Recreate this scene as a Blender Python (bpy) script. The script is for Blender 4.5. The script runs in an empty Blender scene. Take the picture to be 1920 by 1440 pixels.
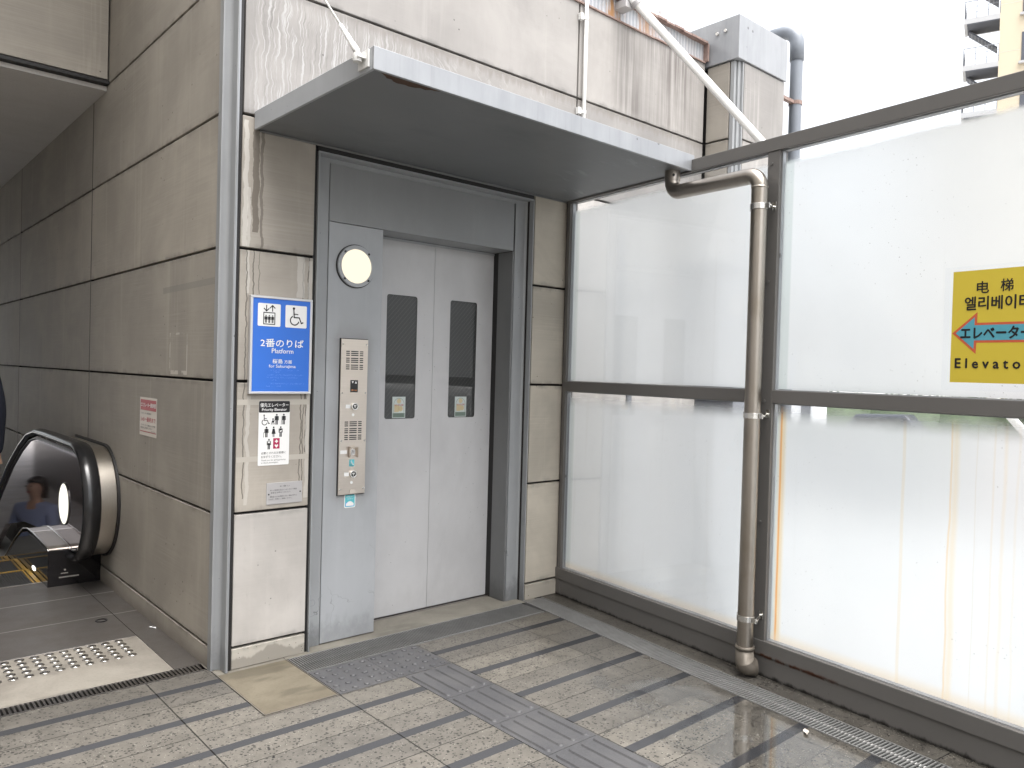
import bpy, bmesh, math, random
from mathutils import Vector, Matrix
random.seed(7)
R = math.radians
sc = bpy.context.scene
COL = sc.collection

# ------------------------------------------------------------------ camera, sky, sun, exposure
YAW, PITCH, ROLL = R(41.589), R(-0.981), R(1.568)
cf = Vector((math.sin(YAW)*math.cos(PITCH), math.cos(YAW)*math.cos(PITCH), math.sin(PITCH)))
cr = Vector((math.cos(YAW), -math.sin(YAW), 0)); cu = cr.cross(cf)
r2 = cr*math.cos(ROLL)+cu*math.sin(ROLL); u2 = -cr*math.sin(ROLL)+cu*math.cos(ROLL)
cd = bpy.data.cameras.new('camera'); cam = bpy.data.objects.new('camera', cd); COL.objects.link(cam)
m3 = Matrix((r2, u2, -cf)).transposed()
cam.matrix_world = Matrix.Translation((-1.40, -3.46, 1.40)) @ m3.to_4x4()
cd.sensor_width = 36; cd.lens = 27.35; cd.clip_start = .05; cd.clip_end = 2000
sc.camera = cam

W = bpy.data.worlds.new('World'); sc.world = W; W.use_nodes = True
nt = W.node_tree; nt.nodes.clear()
sky = nt.nodes.new('ShaderNodeTexSky'); sky.sky_type = 'NISHITA'; sky.sun_disc = False
SUN_EL, SUN_AZ = R(72), R(190)
sky.sun_elevation = SUN_EL; sky.sun_rotation = SUN_AZ; sky.air_density = 1.0; sky.dust_density = 6.0
hs = nt.nodes.new('ShaderNodeHueSaturation'); hs.inputs['Saturation'].default_value = .22
bg = nt.nodes.new('ShaderNodeBackground'); bg.inputs['Strength'].default_value = .15
wo = nt.nodes.new('ShaderNodeOutputWorld')
nt.links.new(sky.outputs[0], hs.inputs['Color']); nt.links.new(hs.outputs[0], bg.inputs[0]); nt.links.new(bg.outputs[0], wo.inputs[0])
sl = bpy.data.lights.new('sun', 'SUN'); sl.energy = .5; sl.angle = R(70); sl.color = (1, .97, .93)
so = bpy.data.objects.new('sun', sl); COL.objects.link(so)
# the sun stands behind the camera, a little to the right
sd = Vector((math.sin(SUN_AZ)*math.cos(SUN_EL), math.cos(SUN_AZ)*math.cos(SUN_EL), math.sin(SUN_EL)))
so.rotation_euler = sd.to_track_quat('Z', 'Y').to_euler(); so.location = sd*20
vs = sc.view_settings; vs.view_transform = 'Standard'; vs.look = 'None'; vs.gamma = 1; vs.exposure = 1.75; vs.use_curve_mapping = False
sc.cycles.use_denoising = True
sc.cycles.max_bounces = 10; sc.cycles.diffuse_bounces = 5; sc.cycles.glossy_bounces = 4; sc.cycles.transmission_bounces = 8; sc.cycles.transparent_max_bounces = 16
sc.cycles.caustics_refractive = False; sc.cycles.caustics_reflective = False

# ------------------------------------------------------------------ frame of the glass screen
GA = R(6.40)
g = Vector((math.sin(GA), math.cos(GA), 0)); gn = Vector((math.cos(GA), -math.sin(GA), 0))
G0 = Vector((2.111, -.017, 0))
def GP(s, z, off=0): return G0 - g*s + gn*off + Vector((0, 0, z))

# ------------------------------------------------------------------ node helper
class N:
    def __init__(s, name):
        s.m = bpy.data.materials.new(name); s.m.use_nodes = True; s.t = s.m.node_tree; s.t.nodes.clear()
        s.out = s.t.nodes.new('ShaderNodeOutputMaterial'); s._p = None
    def set(s, sock, v):
        if v is None: return
        if isinstance(v, bpy.types.NodeSocket): s.t.links.new(v, sock)
        elif isinstance(v, (tuple, list)) and sock.type == 'RGBA': sock.default_value = (*v[:3], 1)
        else: sock.default_value = v
    def node(s, typ, attrs=None, **k):
        n = s.t.nodes.new(typ)
        for a, v in (attrs or {}).items(): setattr(n, a, v)
        for a, v in k.items(): s.set(n.inputs[a.replace('_', ' ')], v)
        return n
    def ma(s, op, a, b=None, c=None, clamp=False):
        n = s.t.nodes.new('ShaderNodeMath'); n.operation = op; n.use_clamp = clamp
        s.set(n.inputs[0], a)
        if b is not None: s.set(n.inputs[1], b)
        if c is not None: s.set(n.inputs[2], c)
        return n.outputs[0]
    @property
    def pos(s):
        if not s._p:
            gm = s.t.nodes.new('ShaderNodeNewGeometry'); sp = s.t.nodes.new('ShaderNodeSeparateXYZ')
            s.t.links.new(gm.outputs['Position'], sp.inputs[0]); s._p = (sp.outputs[0], sp.outputs[1], sp.outputs[2]); s.geo = gm
        return s._p
    def vec(s, x, y, z):
        n = s.t.nodes.new('ShaderNodeCombineXYZ')
        for i, v in enumerate((x, y, z)): s.set(n.inputs[i], v)
        return n.outputs[0]
    def scaled(s, sx, sy, sz, jitter=None):
        x, y, z = s.pos
        a = [s.ma('MULTIPLY', v, k) for v, k in zip((x, y, z), (sx, sy, sz))]
        if jitter is not None: a[2] = s.ma('ADD', a[2], jitter)
        return s.vec(*a)
    def noise(s, v, scale=1, detail=4, rough=.55, dist=0):
        n = s.node('ShaderNodeTexNoise', Vector=v, Scale=scale, Detail=detail, Roughness=rough, Distortion=dist); return n.outputs['Fac']
    def vor(s, v, scale=1, feature='F1', rnd=1):
        n = s.node('ShaderNodeTexVoronoi', dict(feature=feature), Vector=v, Scale=scale, Randomness=rnd); return n
    def ramp(s, f, lo, hi):      # smooth 0..1
        n = s.node('ShaderNodeMapRange', dict(interpolation_type='SMOOTHSTEP'), Value=f)
        n.inputs[1].default_value = lo; n.inputs[2].default_value = hi; return n.outputs[0]
    def mix(s, f, a, b, mode='MIX'):
        n = s.t.nodes.new('ShaderNodeMix'); n.data_type = 'RGBA'; n.blend_type = mode; n.clamp_factor = True
        s.set(n.inputs[0], f); s.set(n.inputs[6], a); s.set(n.inputs[7], b); return n.outputs[2]
    def rnd(s): return s.t.nodes.new('ShaderNodeObjectInfo').outputs['Random']
    def bump(s, h, dist=.002, strength=.5):
        return s.node('ShaderNodeBump', Height=h, Distance=dist, Strength=strength).outputs[0]
    def pbr(s, color, rough=.5, metal=0, normal=None, spec=.5, **k):
        n = s.node('ShaderNodeBsdfPrincipled', Base_Color=color, Roughness=rough, Metallic=metal)
        n.inputs['Specular IOR Level'].default_value = spec
        if normal is not None: s.set(n.inputs['Normal'], normal)
        for a, v in k.items(): s.set(n.inputs[a.replace('_', ' ')], v)
        s.t.links.new(n.outputs[0], s.out.inputs[0]); return n
    def band(s, v, c, w):        # 1 inside |v-c|<w
        d = s.ma('ABSOLUTE', s.ma('SUBTRACT', v, c)); return s.ma('LESS_THAN', d, w)

MAT = {}
def plain(name, color, rough=.5, metal=0, spec=.5, var=.06, **k):
    n = N(name); f = n.noise(n.scaled(9, 9, 5), 1, 4)
    lo = tuple(c*(1-var) for c in color); hi = tuple(min(1, c*(1+var)) for c in color)
    n.pbr(n.mix(f, lo, hi), rough, metal, spec=spec, **k); MAT[name] = n.m; return n.m

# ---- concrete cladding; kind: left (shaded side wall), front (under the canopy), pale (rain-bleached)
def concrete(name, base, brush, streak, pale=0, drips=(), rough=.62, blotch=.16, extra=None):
    n = N(name); x, y, z = n.pos; r = n.rnd()
    jit = n.ma('MULTIPLY', r, 37)
    br = n.noise(n.scaled(2.2, 2.2, 140, jit), 1, 5, .6)           # fine horizontal trowel lines
    br2 = n.noise(n.scaled(1.2, 1.2, 9, jit), 1, 4, .6, .4)
    bl = n.noise(n.scaled(1.6, 1.6, 1.6, jit), 1, 5, .6, .6)
    st = n.noise(n.scaled(26, 26, .9, jit), 1, 5, .65)             # vertical run marks
    st2 = n.noise(n.scaled(7, 7, .35, jit), 1, 3, .6)
    c = n.mix(n.ma('MULTIPLY', n.ramp(bl, .3, .75), 1), tuple(v*(1-blotch) for v in base), tuple(v*(1+blotch) for v in base))
    bm = n.ma('ADD', .25, n.ma('MULTIPLY', n.ramp(n.noise(n.scaled(1.1, 1.1, 4, jit), 1, 4, .6), .42, .62), .9))
    sm = n.ramp(n.noise(n.scaled(5, 5, .25, jit), 1, 3), .47, .66)
    c = n.mix(n.ma('MULTIPLY', n.ma('MULTIPLY', n.ramp(br, .35, .7), bm), brush), c, tuple(v*1.18 for v in base))
    c = n.mix(n.ma('MULTIPLY', n.ramp(br2, .5, .75), brush*.8), c, tuple(v*.82 for v in base))
    c = n.mix(n.ma('MULTIPLY', n.ma('MULTIPLY', n.ramp(st, .48, .64), sm), streak*1.5), c, tuple(min(.85, v*1.5) for v in base))
    c = n.mix(n.ma('MULTIPLY', n.ramp(st2, .5, .72), streak*.7), c, tuple(v*.72 for v in base))
    if pale:
        pn = n.noise(n.scaled(60, 60, 14, jit), 1, 4, .7)
        c = n.mix(n.ma('MULTIPLY', n.ramp(pn, .58, .72), .35*pale), c, tuple(v*.72 for v in base))
    # each panel its own tone
    c = n.mix(1, c, n.mix(r, (.9, .9, .9), (1.1, 1.09, 1.07)), 'MULTIPLY')
    for zj in (.1, .714, 1.318, 1.922, 2.526, 3.135, 3.735):
        up = n.ma('SUBTRACT', z, zj); en = n.ma('MULTIPLY', n.ma('SUBTRACT', n.noise(n.scaled(14, 14, 5, jit), 1, 4, .65), .42), .05)
        k = n.ma('SUBTRACT', 1, n.ramp(n.ma('ADD', n.ma('ABSOLUTE', up), n.ma('MULTIPLY', en, -1)), .004, .032))
        c = n.mix(n.ma('MULTIPLY', k, n.ma('MULTIPLY', n.ramp(n.noise(n.scaled(9, 9, 2, jit), 1, 4), .38, .62), .5)), c, tuple(v*.45 for v in base))
    # air holes
    vo = n.vor(n.scaled(1, 1, 1, jit), 17).outputs['Distance']
    c = n.mix(n.ma('MULTIPLY', n.ma('LESS_THAN', vo, .075), n.ramp(n.noise(n.scaled(2, 2, 2), 1, 2), .52, .6)), c, tuple(v*.3 for v in base))
    wob = n.noise(n.scaled(0, 0, 16), 1, 3, .6); wob2 = n.ma('MULTIPLY', n.ma('SUBTRACT', wob, .5), .02)
    for (axis, x0, w, z0, z1, col, f, ph) in drips:
        v = (x, y)[axis]
        wz = n.ma('MULTIPLY', n.ma('SUBTRACT', n.noise(n.vec(ph, 0, n.ma('MULTIPLY', z, 11)), 1, 3), .5), .035)
        d = n.ma('ABSOLUTE', n.ma('SUBTRACT', n.ma('SUBTRACT', v, x0), wz))
        wid = n.ma('MULTIPLY', w, n.ma('ADD', .35, n.noise(n.vec(ph+5, 0, n.ma('MULTIPLY', z, 6)), 1, 2)))
        k = n.ma('LESS_THAN', d, wid)
        k = n.ma('MULTIPLY', k, n.ma('MULTIPLY', n.ma('GREATER_THAN', z, z0), n.ma('LESS_THAN', z, z1)))
        c = n.mix(n.ma('MULTIPLY', k, f), c, col)
    if extra: c = extra(n, c)
    h = n.ma('ADD', n.ma('MULTIPLY', br, .6), n.ma('MULTIPLY', vo, -.2))
    n.pbr(c, n.ma('ADD', rough-.1, n.ma('MULTIPLY', bl, .2)), 0, n.bump(h, .0012, .4), spec=.4)
    MAT[name] = n.m; return n.m

def left_extra(n, c):
    x, y, z = n.pos
    # patched rectangle left by a removed plate and an old painted-over line
    k = n.ma('MULTIPLY', n.band(y, .57, .13), n.band(z, 1.44, .105))
    e = n.noise(n.scaled(14, 14, 14), 1, 4)
    k2 = n.ma('MULTIPLY', n.band(y, .57, .118), n.band(z, 1.445, .09))
    c = n.mix(n.ma('MULTIPLY', n.ma('MULTIPLY', k, n.ma('SUBTRACT', 1, k2)), n.ramp(e, .42, .5)), c, (.5, .47, .42))
    k3 = n.ma('MULTIPLY', n.band(z, n.ma('ADD', 1.775, n.ma('MULTIPLY', y, -.01)), .016), n.band(y, .45, .37))
    c = n.mix(n.ma('MULTIPLY', k3, .45), c, (.2, .2, .18))
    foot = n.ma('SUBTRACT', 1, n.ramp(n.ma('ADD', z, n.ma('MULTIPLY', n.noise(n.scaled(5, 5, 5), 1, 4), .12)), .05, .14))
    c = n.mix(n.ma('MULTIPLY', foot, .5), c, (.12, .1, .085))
    return c
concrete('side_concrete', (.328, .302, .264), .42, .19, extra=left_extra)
DK = (.1, .09, .075); LT = (.62, .6, .56)
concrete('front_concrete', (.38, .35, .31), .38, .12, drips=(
    (0, .075, .017, 2.0, 2.47, (.12, .10, .08), .75, 1.1), (0, .103, .008, 1.93, 2.47, (.14, .12, .1), .7, 2.3),
    (0, .028, .012, 1.93, 2.5, LT, .6, 3.1), (0, .045, .009, 1.72, 2.2, LT, .5, 4.0),
    (0, .04, .0032, .78, 1.93, DK, .8, 5.2), (0, .072, .0032, 1.7, 1.93, DK, .85, 6.6), (0, .1, .0025, 1.72, 1.93, DK, .6, 7.9),
    (0, .318, .0032, .77, 1.93, DK, .8, 8.4), (0, .333, .003, .77, 1.3, DK, .8, 9.7), (0, .345, .0034, .98, 1.93, DK, .8, 10.3),
    (0, .305, .02, 1.72, 1.93, LT, .5, 11.2), (0, .357, .012, .76, 1.9, LT, .45, 12.9), (0, .06, .01, .75, 1.25, LT, .4, 13.3)))
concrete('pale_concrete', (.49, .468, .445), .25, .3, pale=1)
concrete('corner_concrete', (.46, .425, .365), .45, .06)
def run_extra(n, c):
    x, y, z = n.pos
    # white lime runs at the left end, dark soot runs on the right under the parapet
    v = n.noise(n.vec(n.ma('ADD', n.ma('MULTIPLY', x, 75), n.ma('MULTIPLY', n.noise(n.scaled(3, 0, 9), 1, 3), 5)), 0, n.ma('MULTIPLY', z, 2.2)), 1, 4, .7)
    zone = n.ma('MULTIPLY', n.ma('SUBTRACT', 1, n.ramp(x, .5, 1.3)), n.ma('MULTIPLY', n.ma('SUBTRACT', 1, n.ramp(z, 3.05, 3.16)), n.ramp(x, .02, .1)))
    c = n.mix(n.ma('MULTIPLY', n.ma('MULTIPLY', n.ramp(v, .52, .6), zone), .8), c, (.46, .455, .45))
    c = n.mix(n.ma('MULTIPLY', n.ma('MULTIPLY', n.ramp(v, .44, .36), zone), .55), c, (.15, .145, .14))
    sv = n.noise(n.scaled(30, 0, .8), 1, 5, .7)
    big = n.noise(n.scaled(2.3, 0, .5), 1, 3)
    soot = n.ma('MULTIPLY', n.ma('MULTIPLY', n.ramp(x, 2.35, 2.75), n.ma('SUBTRACT', 1, n.ramp(x, 3.2, 3.5))), n.ma('MULTIPLY', n.ramp(sv, .36, .62), n.ma('MULTIPLY', n.ramp(z, 3.1, 3.2), n.ramp(big, .3, .55))))
    c = n.mix(n.ma('MULTIPLY', soot, .8), c, (.11, .095, .087))
    # thin soot line creeping down from the joint
    tj = n.ma('MULTIPLY', n.ma('SUBTRACT', 1, n.ramp(n.ma('ADD', n.ma('SUBTRACT', 3.125, z), n.ma('MULTIPLY', n.ma('SUBTRACT', n.noise(n.scaled(40, 0, 3), 1, 4), .5), .14)), .01, .06)), n.ma('LESS_THAN', z, 3.14))
    c = n.mix(n.ma('MULTIPLY', n.ma('MULTIPLY', tj, n.ramp(x, 0, .9)), .55), c, (.2, .18, .16))
    sc_ = n.noise(n.vec(n.ma('MULTIPLY', n.ma('ADD', x, z), 22), 0, n.ma('MULTIPLY', n.ma('SUBTRACT', x, z), 6)), 1, 5, .75, 1.6)
    zz = n.ma('MULTIPLY', n.ma('MULTIPLY', n.ramp(x, .85, 1.1), n.ma('SUBTRACT', 1, n.ramp(x, 1.8, 2.1))), n.ma('SUBTRACT', 1, n.ramp(z, 3.0, 3.14)))
    c = n.mix(n.ma('MULTIPLY', n.ma('MULTIPLY', zz, n.ramp(sc_, .56, .6)), .5), c, (.43, .42, .41))
    return c
concrete('bleached_concrete', (.30, .287, .276), .16, .22, pale=.6, extra=run_extra)
def damp_extra(n, c):
    x, y, z = n.pos
    e = n.ma('ADD', z, n.ma('MULTIPLY', n.ma('SUBTRACT', n.noise(n.scaled(9, 9, 0), 1, 4), .5), .13))
    bump_ = n.ma('MULTIPLY', n.ramp(n.ma('ABSOLUTE', n.ma('SUBTRACT', x, .19)), .09, .0), .05)
    k = n.ma('SUBTRACT', 1, n.ramp(n.ma('SUBTRACT', e, bump_), .035, .05))
    c = n.mix(n.ma('MULTIPLY', k, .62), c, (.19, .175, .15))
    vo = n.vor(n.scaled(1, 1, 1), 55).outputs['Distance']
    return n.mix(n.ma('LESS_THAN', vo, .11), c, (.08, .07, .06))
concrete('plinth_concrete', (.47, .445, .40), .1, .05, pale=.8, extra=damp_extra)
concrete('tower_concrete', (.29, .277, .265), .2, .55)

plain('dark_joint', (.018, .016, .015), .8)
plain('black_gasket', (.012, .011, .011), .55)
def paint(name, col, rough=.38, grime=.5, spec=.5, streaks=.2):
    n = N(name); x, y, z = n.pos
    a = n.noise(n.scaled(3, 3, 2), 1, 5, .6); b = n.noise(n.scaled(60, 60, 40), 1, 3, .6)
    st = n.noise(n.scaled(22, 22, .5), 1, 4, .6)
    c = n.mix(n.ramp(a, .3, .7), tuple(v*.93 for v in col), tuple(v*1.06 for v in col))
    c = n.mix(n.ma('MULTIPLY', n.ramp(st, .5, .75), streaks), c, tuple(v*1.18 for v in col))
    foot = n.ma('SUBTRACT', 1, n.ramp(n.ma('ADD', z, n.ma('MULTIPLY', n.ma('SUBTRACT', n.noise(n.scaled(11, 11, 6), 1, 5, .7), .5), .35)), .0, .16))
    c = n.mix(n.ma('MULTIPLY', foot, grime), c, tuple(v*.38 for v in col))
    sp = n.vor(n.scaled(1, 1, 1), 23).outputs['Distance']
    c = n.mix(n.ma('MULTIPLY', n.ma('LESS_THAN', sp, .05), n.ramp(a, .5, .55)), c, tuple(v*.35 for v in col))
    sv = n.vor(n.vec(n.ma('ADD', n.ma('MULTIPLY', x, 5), n.ma('MULTIPLY', n.noise(n.scaled(6, 6, 6), 1, 3), 1.8)), 0, n.ma('ADD', n.ma('MULTIPLY', z, 4), n.ma('MULTIPLY', n.noise(n.scaled(5, 5, 7), 1, 3), 1.8))), 1, 'DISTANCE_TO_EDGE').outputs['Distance']
    sk = n.ma('MULTIPLY', n.ma('LESS_THAN', sv, .006), n.ma('MULTIPLY', n.ramp(n.noise(n.scaled(4, 4, 4), 1, 3), .52, .58), n.ma('SUBTRACT', 1, n.ramp(z, .3, .75))))
    c = n.mix(n.ma('MULTIPLY', sk, grime), c, tuple(v*.5 for v in col))
    sm = n.noise(n.scaled(2.2, 2.2, 1.1), 1, 6, .7, 1.2); c = n.mix(n.ma('MULTIPLY', n.ramp(sm, .55, .72), .22), c, tuple(v*.78 for v in col))
    if name == 'panel_paint':   # hand grime round the call panel
        dx = n.ma('MAXIMUM', n.ma('SUBTRACT', n.ma('ABSOLUTE', n.ma('SUBTRACT', x, .628)), .08), 0)
        dz = n.ma('MAXIMUM', n.ma('SUBTRACT', n.ma('ABSOLUTE', n.ma('SUBTRACT', z, 1.143)), .395), 0)
        dd_ = n.ma('ADD', n.ma('ADD', dx, n.ma('MULTIPLY', dz, .8)), n.ma('MULTIPLY', n.ma('SUBTRACT', n.noise(n.scaled(7, 7, 4), 1, 5, .6), .5), .09))
        c = n.mix(n.ma('MULTIPLY', n.ma('SUBTRACT', 1, n.ramp(dd_, -.02, .085)), .38), c, (.16, .15, .135))
    if name == 'soffit_paint':
        w_ = n.noise(n.vec(n.ma('MULTIPLY', n.ma('ADD', x, n.ma('MULTIPLY', y, .6)), 3.2), n.ma('MULTIPLY', n.ma('SUBTRACT', y, n.ma('MULTIPLY', x, .25)), 22), 0), 1, 5, .7, .9)
        zn = n.ma('MULTIPLY', n.ramp(x, 1.3, 1.75), n.ramp(n.noise(n.scaled(3, 3, 1), 1, 2), .42, .58))
        c = n.mix(n.ma('MULTIPLY', n.ma('MULTIPLY', n.ramp(w_, .5, .62), zn), .55), c, (.30, .315, .33))
        c = n.mix(n.ma('MULTIPLY', n.ramp(n.noise(n.scaled(1.4, 2.5, 1), 1, 5, .65), .5, .72), .4), c, (.105, .11, .115))
    n.pbr(c, n.ma('ADD', rough-.06, n.ma('MULTIPLY', a, .14)), 0, n.bump(b, .0006, .25), spec=spec); MAT[name] = n.m; return n.m
paint('column_paint', (.288, .297, .304))
paint('panel_paint', (.385, .40, .418), .42, .45)
paint('header_paint', (.268, .277, .283), .42, 0)
paint('frame_channel_paint', (.32, .332, .342), .36, .7)
paint('jamb_paint', (.175, .18, .182), .4, .5)
paint('door_paint', (.55, .55, .558), .36, .12, streaks=.05)
paint('soffit_paint', (.175, .182, .188), .5, 0, streaks=0)
# glass-screen steelwork with rust along the base lip
def screen_paint():
    n = N('screen_paint'); x, y, z = n.pos
    s = n.ma('ADD', n.ma('MULTIPLY', n.ma('SUBTRACT', G0.x, x), g.x), n.ma('MULTIPLY', n.ma('SUBTRACT', G0.y, y), g.y))
    a = n.noise(n.scaled(4, 4, 4), 1, 4); col = (.125, .12, .114)
    c = n.mix(a, tuple(v*.9 for v in col), tuple(v*1.1 for v in col))
    wv = n.ma('MULTIPLY', n.ma('SUBTRACT', n.noise(n.scaled(30, 30, 30), 1, 4, .7), .5), .02)
    k = n.ma('SUBTRACT', 1, n.ramp(n.ma('ABSOLUTE', n.ma('SUBTRACT', n.ma('ADD', z, wv), .098)), .003, .013))
    zone = n.ma('MULTIPLY', n.ma('MULTIPLY', n.ramp(s, 1.42, 1.5), n.ma('SUBTRACT', 1, n.ramp(s, 1.85, 2.0))), n.ramp(n.noise(n.scaled(20, 20, 1), 1, 3), .36, .5))
    c = n.mix(n.ma('MULTIPLY', k, zone), c, (.06, .02, .009))
    sp = n.vor(n.scaled(1, 1, 1), 31).outputs['Distance']
    c = n.mix(n.ma('MULTIPLY', n.ma('LESS_THAN', sp, .04), n.ramp(a, .5, .6)), c, (.03, .02, .015))
    foot = n.ma('SUBTRACT', 1, n.ramp(n.ma('ADD', z, n.ma('MULTIPLY', n.ma('SUBTRACT', n.noise(n.scaled(25, 25, 10), 1, 5, .7), .5), .05)), .0, .018))
    c = n.mix(foot, c, (.012, .011, .01))
    n.pbr(c, .42, 0, spec=.45); MAT['screen_paint'] = n.m
screen_paint()
def metal(name, col, rough, axis=2, amount=.12, dirt=0):
    n = N(name); sc_ = [3, 3, 3]; 
    for i in range(3):
        if i != axis: sc_[i] = 220
    b = n.noise(n.scaled(*sc_), 1, 3); a = n.noise(n.scaled(5, 5, 3), 1, 4)
    c = n.mix(b, tuple(v*.88 for v in col), tuple(v*1.08 for v in col))
    if dirt: c = n.mix(n.ma('MULTIPLY', n.ramp(a, .45, .7), dirt), c, (.2, .17, .12))
    n.pbr(c, n.ma('ADD', rough-.05, n.ma('MULTIPLY', b, amount)), 1, n.bump(b, .0003, .2)); MAT[name] = n.m; return n.m
metal('brushed_steel', (.66, .595, .535), .34, axis=0)
metal('pipe_steel', (.385, .35, .31), .32, axis=2, dirt=.4)
plain('dirty_steel', (.17, .15, .125), .5, .4, var=.5)
metal('bright_steel', (.72, .71, .68), .22)
metal('drum_steel', (.55, .51, .45), .3, axis=2)
plain('grate_steel', (.23, .23, .225), .35, .3, var=.3)
metal('ribbed_steel', (.33, .315, .3), .36, axis=1)
def zinc():
    n = N('fascia_zinc'); a = n.noise(n.scaled(6, 6, 2), 1, 5, .6); st = n.noise(n.scaled(40, 40, 1.5), 1, 4, .6); b = n.noise(n.scaled(2.2, 2.2, 2.2), 1, 4)
    c = n.mix(n.ramp(a, .3, .7), (.295, .305, .32), (.36, .37, .385)); c = n.mix(n.ma('MULTIPLY', n.ramp(st, .5, .75), .35), c, (.22, .225, .23))
    sp = n.vor(n.scaled(1, 1, 1), 11).outputs['Distance']; c = n.mix(n.ma('MULTIPLY', n.ma('LESS_THAN', n.ma('ADD', sp, n.ma('MULTIPLY', a, .08)), .15), n.ramp(b, .48, .56)), c, (.16, .16, .165))
    n.pbr(c, n.ma('ADD', .28, n.ma('MULTIPLY', a, .2)), .3); MAT['fascia_zinc'] = n.m
zinc()
plain('white_paint', (.72, .72, .7), .4, var=.08)
plain('grey_pvc', (.2, .22, .25), .42, var=.08)
plain('sign_frame', (.62, .62, .63), .3, .4)
plain('rubber', (.012, .012, .013), .22, spec=.6)
plain('black_gloss', (.010, .009, .010), .06, spec=.35, var=0)
plain('mirror_panel', (.56, .49, .50), .05, .9, var=0)
plain('deck_metal', (.27, .245, .22), .28, .7)
plain('black_plastic', (.014, .014, .016), .3)
plain('dark_trough', (.008, .008, .008), .9)
plain('yellow_edge', (.34, .2, .025), .5)
plain('step_metal', (.06, .058, .055), .45, .5)
plain('cream_wall', (.54, .465, .345), .7, var=.02)
plain('white_deck', (.42, .42, .425), .5)
plain('rail_grey', (.17, .18, .20), .5)
plain('under_dark', (.08, .085, .1), .7)
plain('skin', (.5, .31, .22), .5)
plain('hair', (.012, .009, .008), .4)
plain('navy_cloth', (.006, .008, .018), .9)
plain('blue_shirt', (.30, .36, .55), .8)
plain('black_cloth', (.012, .012, .015), .85)
plain('bag_cloth', (.5, .46, .36), .8)
plain('leaf', (.085, .125, .055), .6, var=.5)
plain('leaf_dark', (.05, .075, .035), .7, var=.6)
plain('van_dark', (.03, .035, .05), .3)
plain('pink_wall', (.55, .40, .33), .7)
plain('kiosk_white', (.72, .74, .76), .5)
plain('brown_stain', (.07, .035, .018), .8, var=.5)
for nm, c in dict(sign_blue=(.035, .16, .62), sign_white=(.83, .83, .82), ink_black=(.012, .012, .014), ink_grey=(.12, .12, .12), ink_red=(.42, .03, .05), wine=(.42, .02, .09), ink_orange=(.75, .2, .1),
                  sign_yellow=(.60, .47, .05), arrow_blue=(.09, .34, .43), arrow_edge=(.55, .11, .05), aqua=(.12, .5, .56), pale_blue=(.16, .32, .8), warm_paper=(.58, .53, .47), paper_red=(.36, .03, .04),
                  plate_grey=(.42, .41, .41), amber=(.62, .52, .32), sticker_pale=(.6, .66, .64), sticker_green=(.16, .22, .18), tape_grey=(.46, .43, .38)).items():
    plain(nm, c, .38, spec=.4, var=.015)
def emit(name, col, st):
    n = N(name); e = n.node('ShaderNodeEmission', Color=col, Strength=st); n.t.links.new(e.outputs[0], n.out.inputs[0]); MAT[name] = n.m
emit('lamp_glow', (1, .88, .67), .37); emit('led_glow', (1, 1, .95), 1.2); emit('display_glow', (1, .42, .18), .3); emit('ring_glow', (1, .97, .84), .42)
# rusty corrugated parapet
def parapet():
    n = N('rusty_parapet'); x, y, z = n.pos
    w = n.node('ShaderNodeTexWave', dict(wave_type='BANDS', bands_direction='X'), Vector=n.scaled(1, 1, 1), Scale=9.0, Distortion=.4).outputs['Fac']
    c = n.mix(w, (.34, .36, .39), (.5, .51, .53))
    r_ = n.noise(n.scaled(5, 5, 2.2), 1, 5, .7); st = n.noise(n.scaled(30, 30, 2), 1, 4, .7)
    zone = n.ma('SUBTRACT', 1, n.ramp(n.ma('ABSOLUTE', n.ma('SUBTRACT', x, 2.55)), .12, .6))
    k = n.ma('MULTIPLY', n.ramp(n.ma('ADD', n.ma('MULTIPLY', r_, .6), n.ma('MULTIPLY', st, .4)), .46, .6), n.ma('ADD', .12, n.ma('MULTIPLY', zone, .95)), clamp=True)
    c = n.mix(k, c, n.mix(st, (.20, .07, .03), (.5, .3, .14)))
    n.pbr(c, .6, .1, n.bump(w, .006, .6)); MAT['rusty_parapet'] = n.m
parapet()
def rust():
    n = N('rust_edge'); a = n.noise(n.scaled(25, 25, 25), 1, 5, .7)
    n.pbr(n.mix(a, (.12, .05, .03), (.38, .3, .27)), .8); MAT['rust_edge'] = n.m
rust()
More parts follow.
